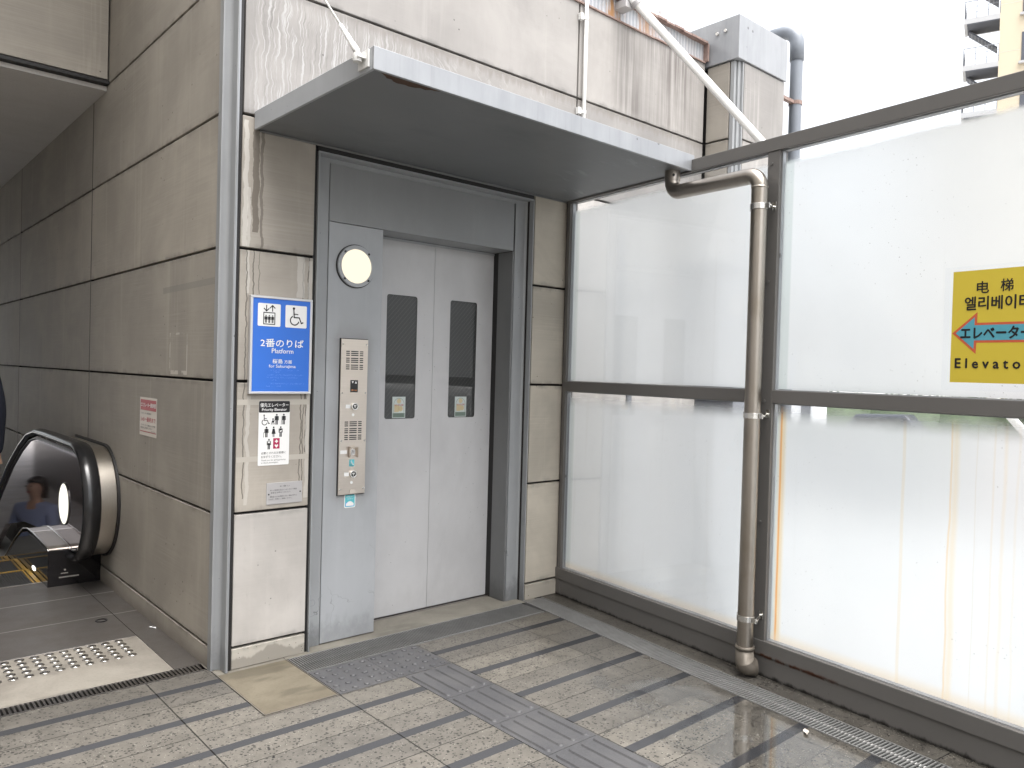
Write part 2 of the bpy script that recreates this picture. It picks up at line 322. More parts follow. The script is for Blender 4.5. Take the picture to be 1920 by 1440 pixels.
# ---- paving: terrazzo-like slabs with inlaid dark strips, joints, wet towards the glass
def paving(name, grid=True):
    n = N(name); x, y, z = n.pos
    cell = n.vor(n.scaled(1, 1.25, 1), 84); dist = cell.outputs['Distance']
    sp = n.t.nodes.new('ShaderNodeSeparateColor'); n.t.links.new(cell.outputs['Color'], sp.inputs[0])
    cs = n.vor(n.scaled(1, 1, 1), 150); sp2 = n.t.nodes.new('ShaderNodeSeparateColor'); n.t.links.new(cs.outputs['Color'], sp2.inputs[0])
    big = n.noise(n.scaled(2.1, 2.1, 1), 1, 5, .6); fine = n.noise(n.scaled(90, 90, 1), 1, 3, .7); mid = n.noise(n.scaled(14, 14, 1), 1, 4, .65)
    base = n.mix(n.ramp(mid, .3, .7), (.122, .114, .099), (.172, .160, .139))
    base = n.mix(n.ma('MULTIPLY', n.ramp(big, .35, .7), .3), base, (.105, .099, .087))
    base = n.mix(n.ma('MULTIPLY', n.ramp(fine, .5, .75), .35), base, (.075, .07, .064))
    warp = n.ma('ADD', dist, n.ma('MULTIPLY', n.ma('SUBTRACT', fine, .5), .22))
    dark = n.ma('MULTIPLY', n.ma('GREATER_THAN', sp.outputs[0], .36), n.ma('LESS_THAN', warp, n.ma('ADD', .08, n.ma('MULTIPLY', sp.outputs[1], .44))))
    c = n.mix(n.ma('MULTIPLY', dark, .95), base, n.mix(sp.outputs[2], (.005, .005, .006), (.03, .028, .027)))
    light = n.ma('MULTIPLY', n.ma('GREATER_THAN', sp2.outputs[0], .8), n.ma('LESS_THAN', cs.outputs['Distance'], n.ma('MULTIPLY', sp2.outputs[1], .35)))
    c = n.mix(n.ma('MULTIPLY', light, .85), c, (.36, .345, .31))
    s = n.ma('ADD', n.ma('MULTIPLY', n.ma('SUBTRACT', G0.x, x), g.x), n.ma('MULTIPLY', n.ma('SUBTRACT', G0.y, y), g.y))
    off = n.ma('ADD', n.ma('MULTIPLY', n.ma('SUBTRACT', x, G0.x), gn.x), n.ma('MULTIPLY', n.ma('SUBTRACT', y, G0.y), gn.y))
    wn = n.ma('ADD', n.ma('MULTIPLY', n.noise(n.scaled(2.6, 2.6, 1), 1, 5, .6), .9), n.ma('MULTIPLY', n.noise(n.scaled(9, 9, 1), 1, 3), .25))
    # wetness grows towards the glass screen and towards the camera side of it
    sm = n.ma('MAXIMUM', n.ma('SUBTRACT', s, 1.1), 0)
    wet = n.ramp(n.ma('ADD', n.ma('ADD', n.ma('ADD', off, .78), n.ma('MULTIPLY', sm, .36)), n.ma('MULTIPLY', n.ma('SUBTRACT', wn, .56), 1.3)), -.02, .34)
    gloss = n.ma('MULTIPLY', wet, n.ramp(n.ma('ADD', n.ma('ADD', n.ma('MULTIPLY', n.ma('SUBTRACT', s, 1.1), .6), n.ma('MULTIPLY', n.ma('SUBTRACT', n.noise(n.scaled(4.5, 4.5, 1), 1, 4), .5), 1.6)), n.ma('MULTIPLY', n.ma('ADD', off, .6), -.4)), -.04, .34))
    rough = n.ma('SUBTRACT', n.ma('SUBTRACT', .5, n.ma('MULTIPLY', wet, .12)), n.ma('MULTIPLY', gloss, .31))
    tile = n.node('ShaderNodeTexWhiteNoise', dict(noise_dimensions='2D'), Vector=n.vec(n.ma('FLOOR', n.ma('DIVIDE', n.ma('ADD', x, .337), .599)), n.ma('FLOOR', n.ma('DIVIDE', n.ma('ADD', y, .55), .3085)), 0)).outputs['Value']
    c = n.mix(1, c, n.mix(tile, (.86, .86, .87), (1.13, 1.12, 1.10)), 'MULTIPLY')
    stn = n.noise(n.scaled(5.5, 3.2, 1), 1, 6, .72, .8); c = n.mix(n.ma('MULTIPLY', n.ramp(stn, .56, .7), .2), c, n.mix(.5, c, (.05, .045, .04), 'MULTIPLY'))
    gum = n.vor(n.scaled(1, 1, 1), 4.3).outputs['Distance']; c = n.mix(n.ma('MULTIPLY', n.ma('LESS_THAN', n.ma('ADD', gum, n.ma('MULTIPLY', fine, .03)), .062), .55), c, (.03, .029, .028))
    c = n.mix(n.ma('MULTIPLY', wet, .55), c, n.mix(.75, c, (.055, .048, .038), 'MULTIPLY'))
    rough = n.ma('ADD', rough, n.ma('MULTIPLY', n.ma('SUBTRACT', fine, .5), .08))
    if grid:
        ph = n.ma('PINGPONG', n.ma('ADD', y, .39), .15425)           # strip centre every 0.3085 m
        jit = n.ma('MULTIPLY', n.ma('SUBTRACT', n.noise(n.scaled(70, 70, 1), 1, 3), .5), .003)
        strip = n.ma('LESS_THAN', n.ma('ADD', ph, jit), .0235)
        fstr = n.noise(n.scaled(160, 160, 1), 1, 2)
        c = n.mix(strip, c, n.mix(n.ma('MULTIPLY', wet, .85), n.mix(fstr, (.046, .047, .051), (.068, .069, .073)), (.02, .021, .024)))
        rough = n.ma('ADD', rough, n.ma('MULTIPLY', strip, .12))
        jy = n.ma('GREATER_THAN', ph, .1520)
        jx = n.ma('LESS_THAN', n.ma('PINGPONG', n.ma('ADD', x, .337), .2995), .0026)
        j = n.ma('MAXIMUM', jy, n.ma('MULTIPLY', jx, n.ma('SUBTRACT', 1, n.ma('MULTIPLY', strip, .0))))
    else:
        j = n.ma('LESS_THAN', n.ma('PINGPONG', n.ma('ADD', s, -.24), .1545), .002)
        grime = n.ma('SUBTRACT', 1, n.ramp(n.ma('ADD', n.ma('MULTIPLY', off, -1), n.ma('MULTIPLY', n.ma('SUBTRACT', n.noise(n.scaled(9, 9, 1), 1, 5, .7), .5), .09)), .015, .07))  # grime and contact shade along the screen base, both put into the colour
        c = n.mix(n.ma('MULTIPLY', grime, .8), c, (.012, .011, .009))
        br = n.noise(n.scaled(6, 6, 1), 1, 4)
        c = n.mix(n.ma('MULTIPLY', n.ramp(br, .45, .7), .4), c, n.mix(.6, c, (.09, .065, .04), 'MULTIPLY'))
    foot_shade = n.ma('SUBTRACT', 1, n.ramp(n.ma('ADD', n.ma('MULTIPLY', y, -1), n.ma('MULTIPLY', n.ma('SUBTRACT', n.noise(n.scaled(7, 7, 1), 1, 5, .7), .5), .16)), .02, .3))  # contact shade at the facade foot, painted into the floor colour
    c = n.mix(n.ma('MULTIPLY', foot_shade, .4), c, n.mix(.6, c, (.06, .05, .04), 'MULTIPLY'))
    c = n.mix(n.ma('MULTIPLY', j, .93), c, (.010, .009, .008))
    hgt = n.ma('ADD', n.ma('MULTIPLY', n.ma('MULTIPLY', fine, n.ma('SUBTRACT', 1, wet)), .6), n.ma('MULTIPLY', j, -1.5))
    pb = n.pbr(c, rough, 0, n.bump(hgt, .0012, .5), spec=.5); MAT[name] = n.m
    n.set(pb.inputs['Coat Weight'], n.ma('MULTIPLY', gloss, .6)); pb.inputs['Coat Roughness'].default_value = .07
    if grid: n.set(pb.inputs['Specular IOR Level'], n.ma('SUBTRACT', .5, n.ma('MULTIPLY', strip, .4)))
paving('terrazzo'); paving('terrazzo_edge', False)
def rawconc(name, a, b, dark=.5):
    n = N(name); f = n.noise(n.scaled(3, 3, 3), 1, 6, .65, .5); q = n.noise(n.scaled(80, 80, 80), 1, 3); w = n.noise(n.scaled(1.7, 5, 1), 1, 3)
    c = n.mix(n.ramp(f, .3, .7), a, b); c = n.mix(n.ma('MULTIPLY', n.ramp(q, .5, .8), .3), c, tuple(v*.6 for v in a))
    c = n.mix(n.ma('MULTIPLY', n.ramp(w, .52, .62), dark), c, tuple(v*.62 for v in a))
    n.pbr(c, .75, 0, n.bump(q, .001, .4)); MAT[name] = n.m
rawconc('sill_concrete', (.17, .157, .132), (.24, .225, .19)); rawconc('patch_concrete', (.12, .102, .072), (.185, .162, .118), .6); rawconc('landing_concrete', (.17, .153, .13), (.26, .24, .205), .45)
rawconc('ground_asphalt', (.38, .375, .36), (.46, .455, .44), .2)
rawconc('soffit_board', (.62, .60, .575), (.66, .64, .62), .05)
rawconc('blocker_concrete', (.58, .56, .53), (.66, .64, .61), .2)
def tactile():
    n = N('tactile_grey'); f = n.noise(n.scaled(140, 140, 140), 1, 3, .7); b = n.noise(n.scaled(5, 5, 5), 1, 4)
    c = n.mix(f, (.038, .038, .041), (.108, .108, .113)); c = n.mix(n.ma('MULTIPLY', n.ramp(b, .4, .7), .4), c, (.12, .118, .118))
    n.pbr(c, .5, 0, n.bump(f, .001, .5)); MAT['tactile_grey'] = n.m
tactile()
# ribbed landing plate
def ribbed():
    n = N('landing_plate'); x, y, z = n.pos
    w = n.ma('PINGPONG', y, .006); h = n.ramp(w, .001, .005); a = n.noise(n.scaled(3, 3, 1), 1, 5, .65)
    c = n.mix(h, (.08, .074, .069), (.33, .307, .288)); c = n.mix(n.ma('MULTIPLY', n.ramp(a, .4, .7), .5), c, (.15, .132, .117))
    j = n.ma('MAXIMUM', n.ma('LESS_THAN', n.ma('ABSOLUTE', n.ma('SUBTRACT', y, 1.16)), .004), n.ma('LESS_THAN', n.ma('ABSOLUTE', n.ma('SUBTRACT', y, 1.62)), .004))
    c = n.mix(j, c, (.55, .53, .5))
    n.pbr(c, n.ma('ADD', .28, n.ma('MULTIPLY', a, .25)), .75, n.bump(h, .0015, .5)); MAT['landing_plate'] = n.m
ribbed()
# ---- glass and film
def clear_glass(name, tint=(.98, .985, .99)):
    n = N(name); fr = n.node('ShaderNodeFresnel', IOR=1.5).outputs[0]
    t = n.node('ShaderNodeBsdfTransparent', Color=tint); gl = n.node('ShaderNodeBsdfGlossy', Color=(1, 1, 1), Roughness=.05)
    mx = n.t.nodes.new('ShaderNodeMixShader'); n.set(mx.inputs[0], n.ma('MULTIPLY', fr, .13)); n.t.links.new(t.outputs[0], mx.inputs[1]); n.t.links.new(gl.outputs[0], mx.inputs[2])
    n.t.links.new(mx.outputs[0], n.out.inputs[0]); MAT[name] = n.m
clear_glass('clear_glass')
def film(name, upper):
    n = N(name); x, y, z = n.pos
    s = n.ma('ADD', n.ma('MULTIPLY', n.ma('SUBTRACT', G0.x, x), g.x), n.ma('MULTIPLY', n.ma('SUBTRACT', G0.y, y), g.y))
    sz = lambda a, b: n.vec(n.ma('MULTIPLY', s, a), 0, n.ma('MULTIPLY', z, b))
    c = n.mix(n.noise(sz(2, 2), 1, 3), (.655, .678, .69), (.70, .722, .733))
    for e0 in (.034, 1.557, 3.12):
        kb = n.ma('MULTIPLY', n.ma('GREATER_THAN', s, e0), n.ma('SUBTRACT', 1, n.ramp(s, e0+.042, e0+.052)))
        c = n.mix(n.ma('MULTIPLY', kb, .8), c, (.53, .585, .58))
    cl = n.noise(sz(1.1, .7), 1, 3, .6); c = n.mix(n.ma('MULTIPLY', n.ramp(cl, .4, .75), .28), c, (.55, .60, .63))
    dr = n.noise(sz(16, .5), 1, 4, .6); c = n.mix(n.ma('MULTIPLY', n.ramp(dr, .58, .75), .16), c, (.5, .5, .47))
    sp = n.vor(sz(1, 1.0), 52, rnd=1); spd = n.ma('LESS_THAN', sp.outputs['Distance'], n.ma('MULTIPLY', n.noise(sz(40, 40), 1, 1), .17))
    spm = n.ramp(n.noise(sz(2.6, 2.6), 1, 4, .7), .47, .6)
    c = n.mix(n.ma('MULTIPLY', n.ma('MULTIPLY', spd, spm), .6), c, (.10, .10, .10))
    if not upper:
        def runs(c, s0, w, col, f, wav=.006, soft=.6):
            wv = n.ma('MULTIPLY', n.ma('SUBTRACT', n.noise(n.vec(s0*10, 0, n.ma('MULTIPLY', z, 3)), 1, 3), .5), wav*2)
            d = n.ma('ABSOLUTE', n.ma('SUBTRACT', n.ma('ADD', s, wv), s0))
            return n.mix(n.ma('MULTIPLY', n.ma('SUBTRACT', 1, n.ramp(d, w*(1-soft), w)), f), c, col)
        c = runs(c, 1.59, .03, (.72, .56, .33), .7, .004, 1); c = runs(c, 1.583, .009, (.64, .31, .09), .85, .004, .9)
        c = runs(c, 2.163, .009, (.66, .59, .46), .45); c = runs(c, 2.363, .022, (.70, .60, .42), .5, .01, 1); c = runs(c, 2.346, .005, (.7, .52, .28), .5, .01)
        c = runs(c, 2.5, .005, (.64, .57, .45), .3); c = runs(c, 2.536, .011, (.68, .60, .46), .35, .012, 1); c = runs(c, 2.58, .006, (.66, .6, .48), .25, .012); c = runs(c, 2.44, .003, (.6, .58, .52), .4)
        zb = n.ma('SUBTRACT', 1, n.ramp(z, .18, .23)); c = n.mix(n.ma('MULTIPLY', zb, .55), c, (.70, .60, .45))
    tr = n.node('ShaderNodeBsdfTranslucent', Color=c); df = n.node('ShaderNodeBsdfDiffuse', Color=n.mix(.5, c, (.5, .5, .5), 'MULTIPLY'))
    rf = n.node('ShaderNodeBsdfRefraction', Color=c, Roughness=.5, IOR=1.2)
    m1 = n.t.nodes.new('ShaderNodeMixShader'); m1.inputs[0].default_value = .06; n.t.links.new(tr.outputs[0], m1.inputs[1]); n.t.links.new(df.outputs[0], m1.inputs[2])
    m2 = n.t.nodes.new('ShaderNodeMixShader'); m2.inputs[0].default_value = .27; n.t.links.new(m1.outputs[0], m2.inputs[1]); n.t.links.new(rf.outputs[0], m2.inputs[2])
    # frosting fades out in ragged clear bands at the top
    rag = n.ma('MULTIPLY', n.ma('SUBTRACT', n.noise(sz(9, 14), 1, 5, .65), .5), .03)
    if upper: k = n.ramp(n.ma('ADD', z, rag), 2.425, 2.385)
    else: k = n.ramp(n.ma('ADD', z, rag), 1.288, 1.175)
    tp = n.node('ShaderNodeBsdfTransparent', Color=(1, 1, 1))
    m3_ = n.t.nodes.new('ShaderNodeMixShader'); n.set(m3_.inputs[0], k); n.t.links.new(tp.outputs[0], m3_.inputs[1]); n.t.links.new(m2.outputs[0], m3_.inputs[2])
    n.t.links.new(m3_.outputs[0], n.out.inputs[0]); MAT[name] = n.m
film('film_upper', True); film('film_lower', False)
# wired door glass: dark behind, diagonal wires
def wired():
    n = N('wired_glass'); x, y, z = n.pos
    a = n.ma('LESS_THAN', n.ma('PINGPONG', n.ma('ADD', x, n.ma('MULTIPLY', z, -.92)), .0135), .0007)
    b = n.ma('LESS_THAN', n.ma('PINGPONG', n.ma('ADD', x, n.ma('MULTIPLY', z, .92)), .0135), .0004)
    w = n.ma('MAXIMUM', a, n.ma('MULTIPLY', b, .15))
    p = n.pbr(n.mix(w, (.048, .05, .05), (.10, .10, .098)), n.mix(w, (.03, .03, .03), (.4, .4, .4)), n.ma('MULTIPLY', w, .3), spec=.62)
    MAT['wired_glass'] = n.m
wired()

# ------------------------------------------------------------------ mesh builder
class MB:
    def __init__(s): s.v = []; s.f = []; s.sm = set()
    def face(s, pts, smooth=False):
        i = len(s.v); s.v += [Vector(p) for p in pts]; s.f.append(tuple(range(i, i+len(pts))))
        if smooth: s.sm.add(len(s.f)-1)
    def raw(s, verts, faces, smooth=False):
        i = len(s.v); s.v += [Vector(p) for p in verts]
        for f in faces:
            s.f.append(tuple(i+k for k in f))
            if smooth: s.sm.add(len(s.f)-1)
        return s
    def frame_box(s, o, ex, ey, ez):
        o = Vector(o); ex, ey, ez = Vector(ex), Vector(ey), Vector(ez)
        if ex.cross(ey).dot(ez) < 0: ex, ey = ey, ex
        p = [o, o+ex, o+ex+ey, o+ey, o+ez, o+ex+ez, o+ex+ey+ez, o+ey+ez]
        return s.raw(p, [(0, 3, 2, 1), (4, 5, 6, 7), (0, 1, 5, 4), (1, 2, 6, 5), (2, 3, 7, 6), (3, 0, 4, 7)])
    def box(s, x0, x1, y0, y1, z0, z1): return s.frame_box((x0, y0, z0), (x1-x0, 0, 0), (0, y1-y0, 0), (0, 0, z1-z0))
    def gbox(s, s0, s1, o0, o1, z0, z1):       # in the glass screen's frame
        return s.frame_box(GP(s0, z0, o0), -g*(s1-s0), gn*(o1-o0), (0, 0, z1-z0))
    def prism(s, pts, ext, caps=True, smooth=False):  # closed outline (3D points) extruded
        e = Vector(ext); pts = [Vector(p) for p in pts]; n = len(pts)
        nrm = Vector((0, 0, 0))
        for k in range(n): nrm += pts[k].cross(pts[(k+1) % n])
        if nrm.dot(e) > 0: pts = pts[::-1]
        i = len(s.v); s.v += pts+[p+e for p in pts]
        if caps: s.f.append(tuple(range(i, i+n))); s.f.append(tuple(range(i+2*n-1, i+n-1, -1)))
        for k in range(n):
            s.f.append((i+k, i+n+k, i+n+(k+1) % n, i+(k+1) % n))
            if smooth: s.sm.add(len(s.f)-1)
        return s
    def tube(s, path, r, seg=16, caps=True, rx=None, up=None):
        path = [Vector(p) for p in path]; n = len(path); rings = []
        t0 = (path[1]-path[0]).normalized()
        ref = Vector(up) if up is not None else (Vector((0, 0, 1)) if abs(t0.z) < .9 else Vector((1, 0, 0)))
        a = (ref-t0*ref.dot(t0)).normalized()
        for k in range(n):
            t = (path[min(k+1, n-1)]-path[max(k-1, 0)]).normalized()
            a = (a-t*a.dot(t)).normalized(); b = t.cross(a)
            rr = r[k] if isinstance(r, (list, tuple)) else r
            rb = rx if rx else rr
            rings.append([path[k]+a*math.cos(q)*rr+b*math.sin(q)*rb for q in [2*math.pi*j/seg for j in range(seg)]])
        i = len(s.v)
        for rg in rings: s.v += rg
        for k in range(n-1):
            for j in range(seg):
                j2 = (j+1) % seg; s.f.append((i+k*seg+j, i+k*seg+j2, i+(k+1)*seg+j2, i+(k+1)*seg+j)); s.sm.add(len(s.f)-1)
        if caps: s.f.append(tuple(i+j for j in range(seg-1, -1, -1))); s.f.append(tuple(i+(n-1)*seg+j for j in range(seg)))
        return s
    def disc(s, c, axis, r, h, seg=40, bevel=0):  # solid disc from c along axis
        c = Vector(c); ax = Vector(axis).normalized()
        if bevel: return s.tube([c, c+ax*(h-bevel), c+ax*h], [r, r, r-bevel], seg)
        return s.tube([c, c+ax*h], r, seg)
    def ring(s, c, axis, r0, r1, h, seg=48):
        c = Vector(c); ax = Vector(axis).normalized(); ref = Vector((0, 0, 1)) if abs(ax.z) < .9 else Vector((1, 0, 0))
        a = (ref-ax*ref.dot(ax)).normalized(); b = ax.cross(a); i = len(s.v)
        for j in range(seg):
            q = 2*math.pi*j/seg; d = a*math.cos(q)+b*math.sin(q)
            s.v += [c+d*r0, c+d*r0+ax*h, c+d*r1+ax*h, c+d*r1]
        for j in range(seg):
            p, q = i+4*j, i+4*((j+1) % seg)
            for k in range(4): s.f.append((p+k, q+k, q+(k+1) % 4, p+(k+1) % 4))
        return s
    def build(s, name, mat, parent=None, bevel=0, seg=2, smooth=False):
        me = bpy.data.meshes.new(name); me.from_pydata([tuple(v) for v in s.v], [], s.f)
        me.polygons.foreach_set('use_smooth', [smooth or (k in s.sm) for k in range(len(s.f))]); me.update()
        me.materials.append(MAT[mat] if isinstance(mat, str) else mat)
        o = bpy.data.objects.new(name, me); COL.objects.link(o)
        if parent: o.parent = parent; o.matrix_parent_inverse = parent.matrix_world.inverted() if False else Matrix.Translation(-parent.location)
        if bevel:
            b = o.modifiers.new('bevel', 'BEVEL'); b.width = bevel; b.segments = seg; b.limit_method = 'ANGLE'; b.angle_limit = R(40)
        return o
def thing(name, label, cat, loc=(0, 0, 0), group=None):
    o = bpy.data.objects.new(name, None); o.empty_display_size = .1; COL.objects.link(o); o.location = loc
    o['label'] = label; o['category'] = cat
    if group: o['group'] = group
    return o
def tag(o, label, cat, group=None):
    o['label'] = label; o['category'] = cat
    if group: o['group'] = group
    return o
def struct(o): o['kind'] = 'structure'; return o
def box(*a): return MB().box(*a)
def gbox(*a): return MB().gbox(*a)

# flat graphics on a plane: origin, u (right), v (up), n (towards the viewer)
class Sheet:
    def __init__(s, o, u, n): s.o = Vector(o); s.u = Vector(u); s.v = Vector((0, 0, 1)); s.n = Vector(n); s.L = {}
    def P(s, u, v, d): return s.o+s.u*u+s.v*v+s.n*d
    def mb(s, key): return s.L.setdefault(key, MB())
    def poly(s, key, pts, d=.001):
        a = sum(pts[i][0]*pts[(i+1) % len(pts)][1]-pts[(i+1) % len(pts)][0]*pts[i][1] for i in range(len(pts)))
        if a < 0: pts = pts[::-1]
        s.mb(key).face([s.P(u, v, d) for u, v in pts])
    def rect(s, key, u0, u1, v0, v1, d=.001): s.poly(key, [(u0, v0), (u1, v0), (u1, v1), (u0, v1)], d)
    def rrect(s, key, u0, u1, v0, v1, r, d=.001):
        pts = []
        for cx, cy, a0 in ((u1-r, v1-r, 0), (u0+r, v1-r, 90), (u0+r, v0+r, 180), (u1-r, v0+r, 270)):
            for k in range(5): q = R(a0+90*k/4); pts.append((cx+r*math.cos(q), cy+r*math.sin(q)))
        s.poly(key, pts, d)
    def circ(s, key, cu, cv, r, d=.001, seg=20): s.poly(key, [(cu+r*math.cos(2*math.pi*k/seg), cv+r*math.sin(2*math.pi*k/seg)) for k in range(seg)], d)
    def line(s, key, pts, w, d=.001):
        for (a, b), (c, e) in zip(pts, pts[1:]):
            l = math.hypot(c-a, e-b) or 1; nx, ny = -(e-b)/l*w/2, (c-a)/l*w/2; tx, ty = (c-a)/l*w*.3, (e-b)/l*w*.3
            s.poly(key, [(a-tx+nx, b-ty+ny), (a-tx-nx, b-ty-ny), (c+tx-nx, e+ty-ny), (c+tx+nx, e+ty+ny)], d)
    def arc(s, key, cu, cv, r, a0, a1, w, d=.001, n=22):
        s.line(key, [(cu+r*math.cos(R(a0+(a1-a0)*k/n)), cv+r*math.sin(R(a0+(a1-a0)*k/n))) for k in range(n+1)], w, d)
    def text(s, key, body, cu, cv, h, width=None, bold=0, d=.0012, align='C', space=1.0, body_h=None):
        c = bpy.data.curves.new('t', 'FONT'); c.body = body; c.resolution_u = 2; c.space_character = space
        o = bpy.data.objects.new('t', c); COL.objects.link(o); bpy.context.view_layer.update()
        me = o.to_mesh(); vs_ = [Vector(v.co) for v in me.vertices]; fs = [tuple(p.vertices) for p in me.polygons]
        o.to_mesh_clear(); bpy.data.objects.remove(o); bpy.data.curves.remove(c)
        if not vs_: return
        x0, x1 = min(v.x for v in vs_), max(v.x for v in vs_); y0, y1 = min(v.y for v in vs_), max(v.y for v in vs_)
        k = h/(y1-y0); kx = width/(x1-x0) if width else k
        ax = {'C': (x0+x1)/2, 'L': x0, 'R': x1}[align]
        sh = [(0, 0)] if bold <= 0 else [(0, 0), (bold*1.1, 0), (0, bold*1.1), (-bold*1.1, 0), (0, -bold*1.1)]
        for q, (sx_, sy_) in enumerate(sh):
            s.mb(key).raw([s.P(cu+(v.x-ax)*kx+sx_*k, cv+(v.y-(y0+y1)/2)*k+sy_*k, d+q*.00004) for v in vs_], fs)
    def person(s, key, u, v, h, d=.001, kind=0):
        s.circ(key, u, v+h*.92, h*.085, d, 12)
        if kind == 1:   # dress
            s.poly(key, [(u-h*.1, v+h*.8), (u+h*.1, v+h*.8), (u+h*.2, v+h*.3), (u-h*.2, v+h*.3)], d)
            s.rect(key, u-h*.08, u-h*.02, v, v+h*.32, d); s.rect(key, u+h*.02, u+h*.08, v, v+h*.32, d)
        else:
            s.rect(key, u-h*.13, u+h*.13, v+h*.42, v+h*.81, d)
            s.rect(key, u-h*.115, u-h*.015, v, v+h*.44, d); s.rect(key, u+h*.015, u+h*.115, v, v+h*.44, d)
            s.rect(key, u-h*.2, u-h*.14, v+h*.4, v+h*.78, d); s.rect(key, u+h*.14, u+h*.2, v+h*.4, v+h*.78, d)
    def wheelchair(s, key, u, v, h, w, d=.001):
        s.circ(key, u-.08*h, v+.93*h, .075*h, d, 14)
        s.line(key, [(u-.08*h, v+.85*h), (u-.05*h, v+.42*h), (u+.26*h, v+.42*h), (u+.4*h, v+.1*h), (u+.5*h, v+.15*h)], w, d)
        s.line(key, [(u-.06*h, v+.62*h), (u+.18*h, v+.6*h)], w*.8, d)
        s.arc(key, u-.02*h, v+.25*h, .26*h, 120, 345, w*.9, d)
    def done(s, parent, names=None):
        names = names or {}
        for k, mb in s.L.items(): mb.build(names.get(k, 'lettering' if k.startswith('ink') else 'graphic'), k, parent)

# ------------------------------------------------------------------ ground and floors
struct(MB().raw([(-400, -400, -.32), (400, -400, -.32), (400, 400, -.32), (-400, 400, -.32)], [(0, 1, 2, 3)]).build('ground', 'ground_asphalt'))
# paving (z=0) with real slots for the drain channels and the tactile tiles set on it
LO, RO = -.31, -.155
def gx(y, off): # x of the line parallel to the glass at signed offset
    return G0.x+gn.x*off + (y-(G0.y+gn.y*off))*math.tan(GA)
p = MB()
YF = -.238   # front edge of the grate before the lift
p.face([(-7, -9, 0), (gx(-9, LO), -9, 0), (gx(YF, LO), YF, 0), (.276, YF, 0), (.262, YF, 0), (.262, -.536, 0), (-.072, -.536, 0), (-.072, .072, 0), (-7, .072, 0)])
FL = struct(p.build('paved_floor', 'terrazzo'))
e = MB()
e.face([(gx(-9, RO), -9, 0), (gx(-9, .03), -9, 0), (gx(.0, .03), .0, 0), (gx(.0, RO), .0, 0)])
struct(e.build('paved_edge', 'terrazzo_edge'))
pt = MB(); pt.box(-.066, .256, -.53, -.03, -.05, .002); struct(pt.build('concrete_patch', 'patch_concrete', None, .002))
tf = MB(); tf.box(-.071, -.067, -.535, .07, -.05, .004); tf.box(-.071, .261, -.5352, -.5312, -.05, .004); tf.box(.257, .261, -.531, -.03, -.05, .003)
struct(tf.build('patch_edging', 'deck_metal'))
si = MB(); si.face([(.262, -.034, 0), (1.90, -.034, 0), (1.90, .26, 0), (.262, .26, 0)]); struct(si.build('threshold_slab', 'sill_concrete'))
# landing in front of the escalator
la = MB(); la.face([(-7, .158, 0), (-.19, .158, 0), (-.19, .725, 0), (-7, .725, 0)]); struct(la.build('landing_strip', 'landing_concrete'))
lp = MB(); lp.box(-1.62, -.19, .727, 2.055, -.03, .001); struct(lp.build('landing_plate', 'landing_plate', None, .002))
l2 = MB(); l2.face([(-7, .725, 0), (-1.62, .725, 0), (-1.62, 6, 0), (-7, 6, 0)]); struct(l2.build('corridor_floor', 'landing_concrete'))
l3 = MB(); l3.box(-.188, -.064, .158, 2.0, -.03, .0005); struct(l3.build('floor_trim', 'landing_plate'))
l4 = MB(); l4.face([(-.072, -.03, -.002), (.262, -.03, -.002), (.262, .3, -.002), (-.072, .3, -.002)]); struct(l4.build('footing', 'sill_concrete'))

# ------------------------------------------------------------------ drain grates
def grate(label, pts, axis_u, length, width_v, period, bar, mat='grate_steel'):
    """origin pts, u along the run, v across"""
    o = Vector(pts); u = Vector(axis_u).normalized(); v = Vector((-u.y, u.x, 0))
    t = thing('drain_grate', label, 'drain grate', o, 'steel drain grates in the floor')
    b = MB(); n = int(length/period)
    for k in range(n): b.frame_box(o+u*(k*period+.004)+v*.006+Vector((0, 0, -.003)), u*bar, v*(width_v-.012), (0, 0, .005))
    b.build('slats', mat, t)
    fr = MB(); fr.frame_box(o+Vector((0, 0, -.03)), u*length, v*.0055, (0, 0, .0335)); fr.frame_box(o+v*(width_v-.0055)+Vector((0, 0, -.03)), u*length, v*.0055, (0, 0, .0335))
    fr.build('frame', mat, t)
    tr = MB(); tr.frame_box(o+v*.001+Vector((0, 0, -.06)), u*length, v*(width_v-.002), (0, 0, .02)); tr.build('trough', 'dark_trough', t)
    return t
grate('fine slotted drain grate along the lift doorway threshold', (.264, -.234, 0), (1, 0, 0), 1.50, .2, .0128, .0042)
gl = GP(.02, 0, LO); grate('long slotted drain grate running parallel to the frosted glass screen', GP(6.0, 0, RO) , g, 5.985, .153, .0155, .0062)
grate('dark slotted drain grate across the floor before the escalator landing', (-7, .074, 0), (1, 0, 0), 6.92, .083, .0172, .009, 'ribbed_steel')

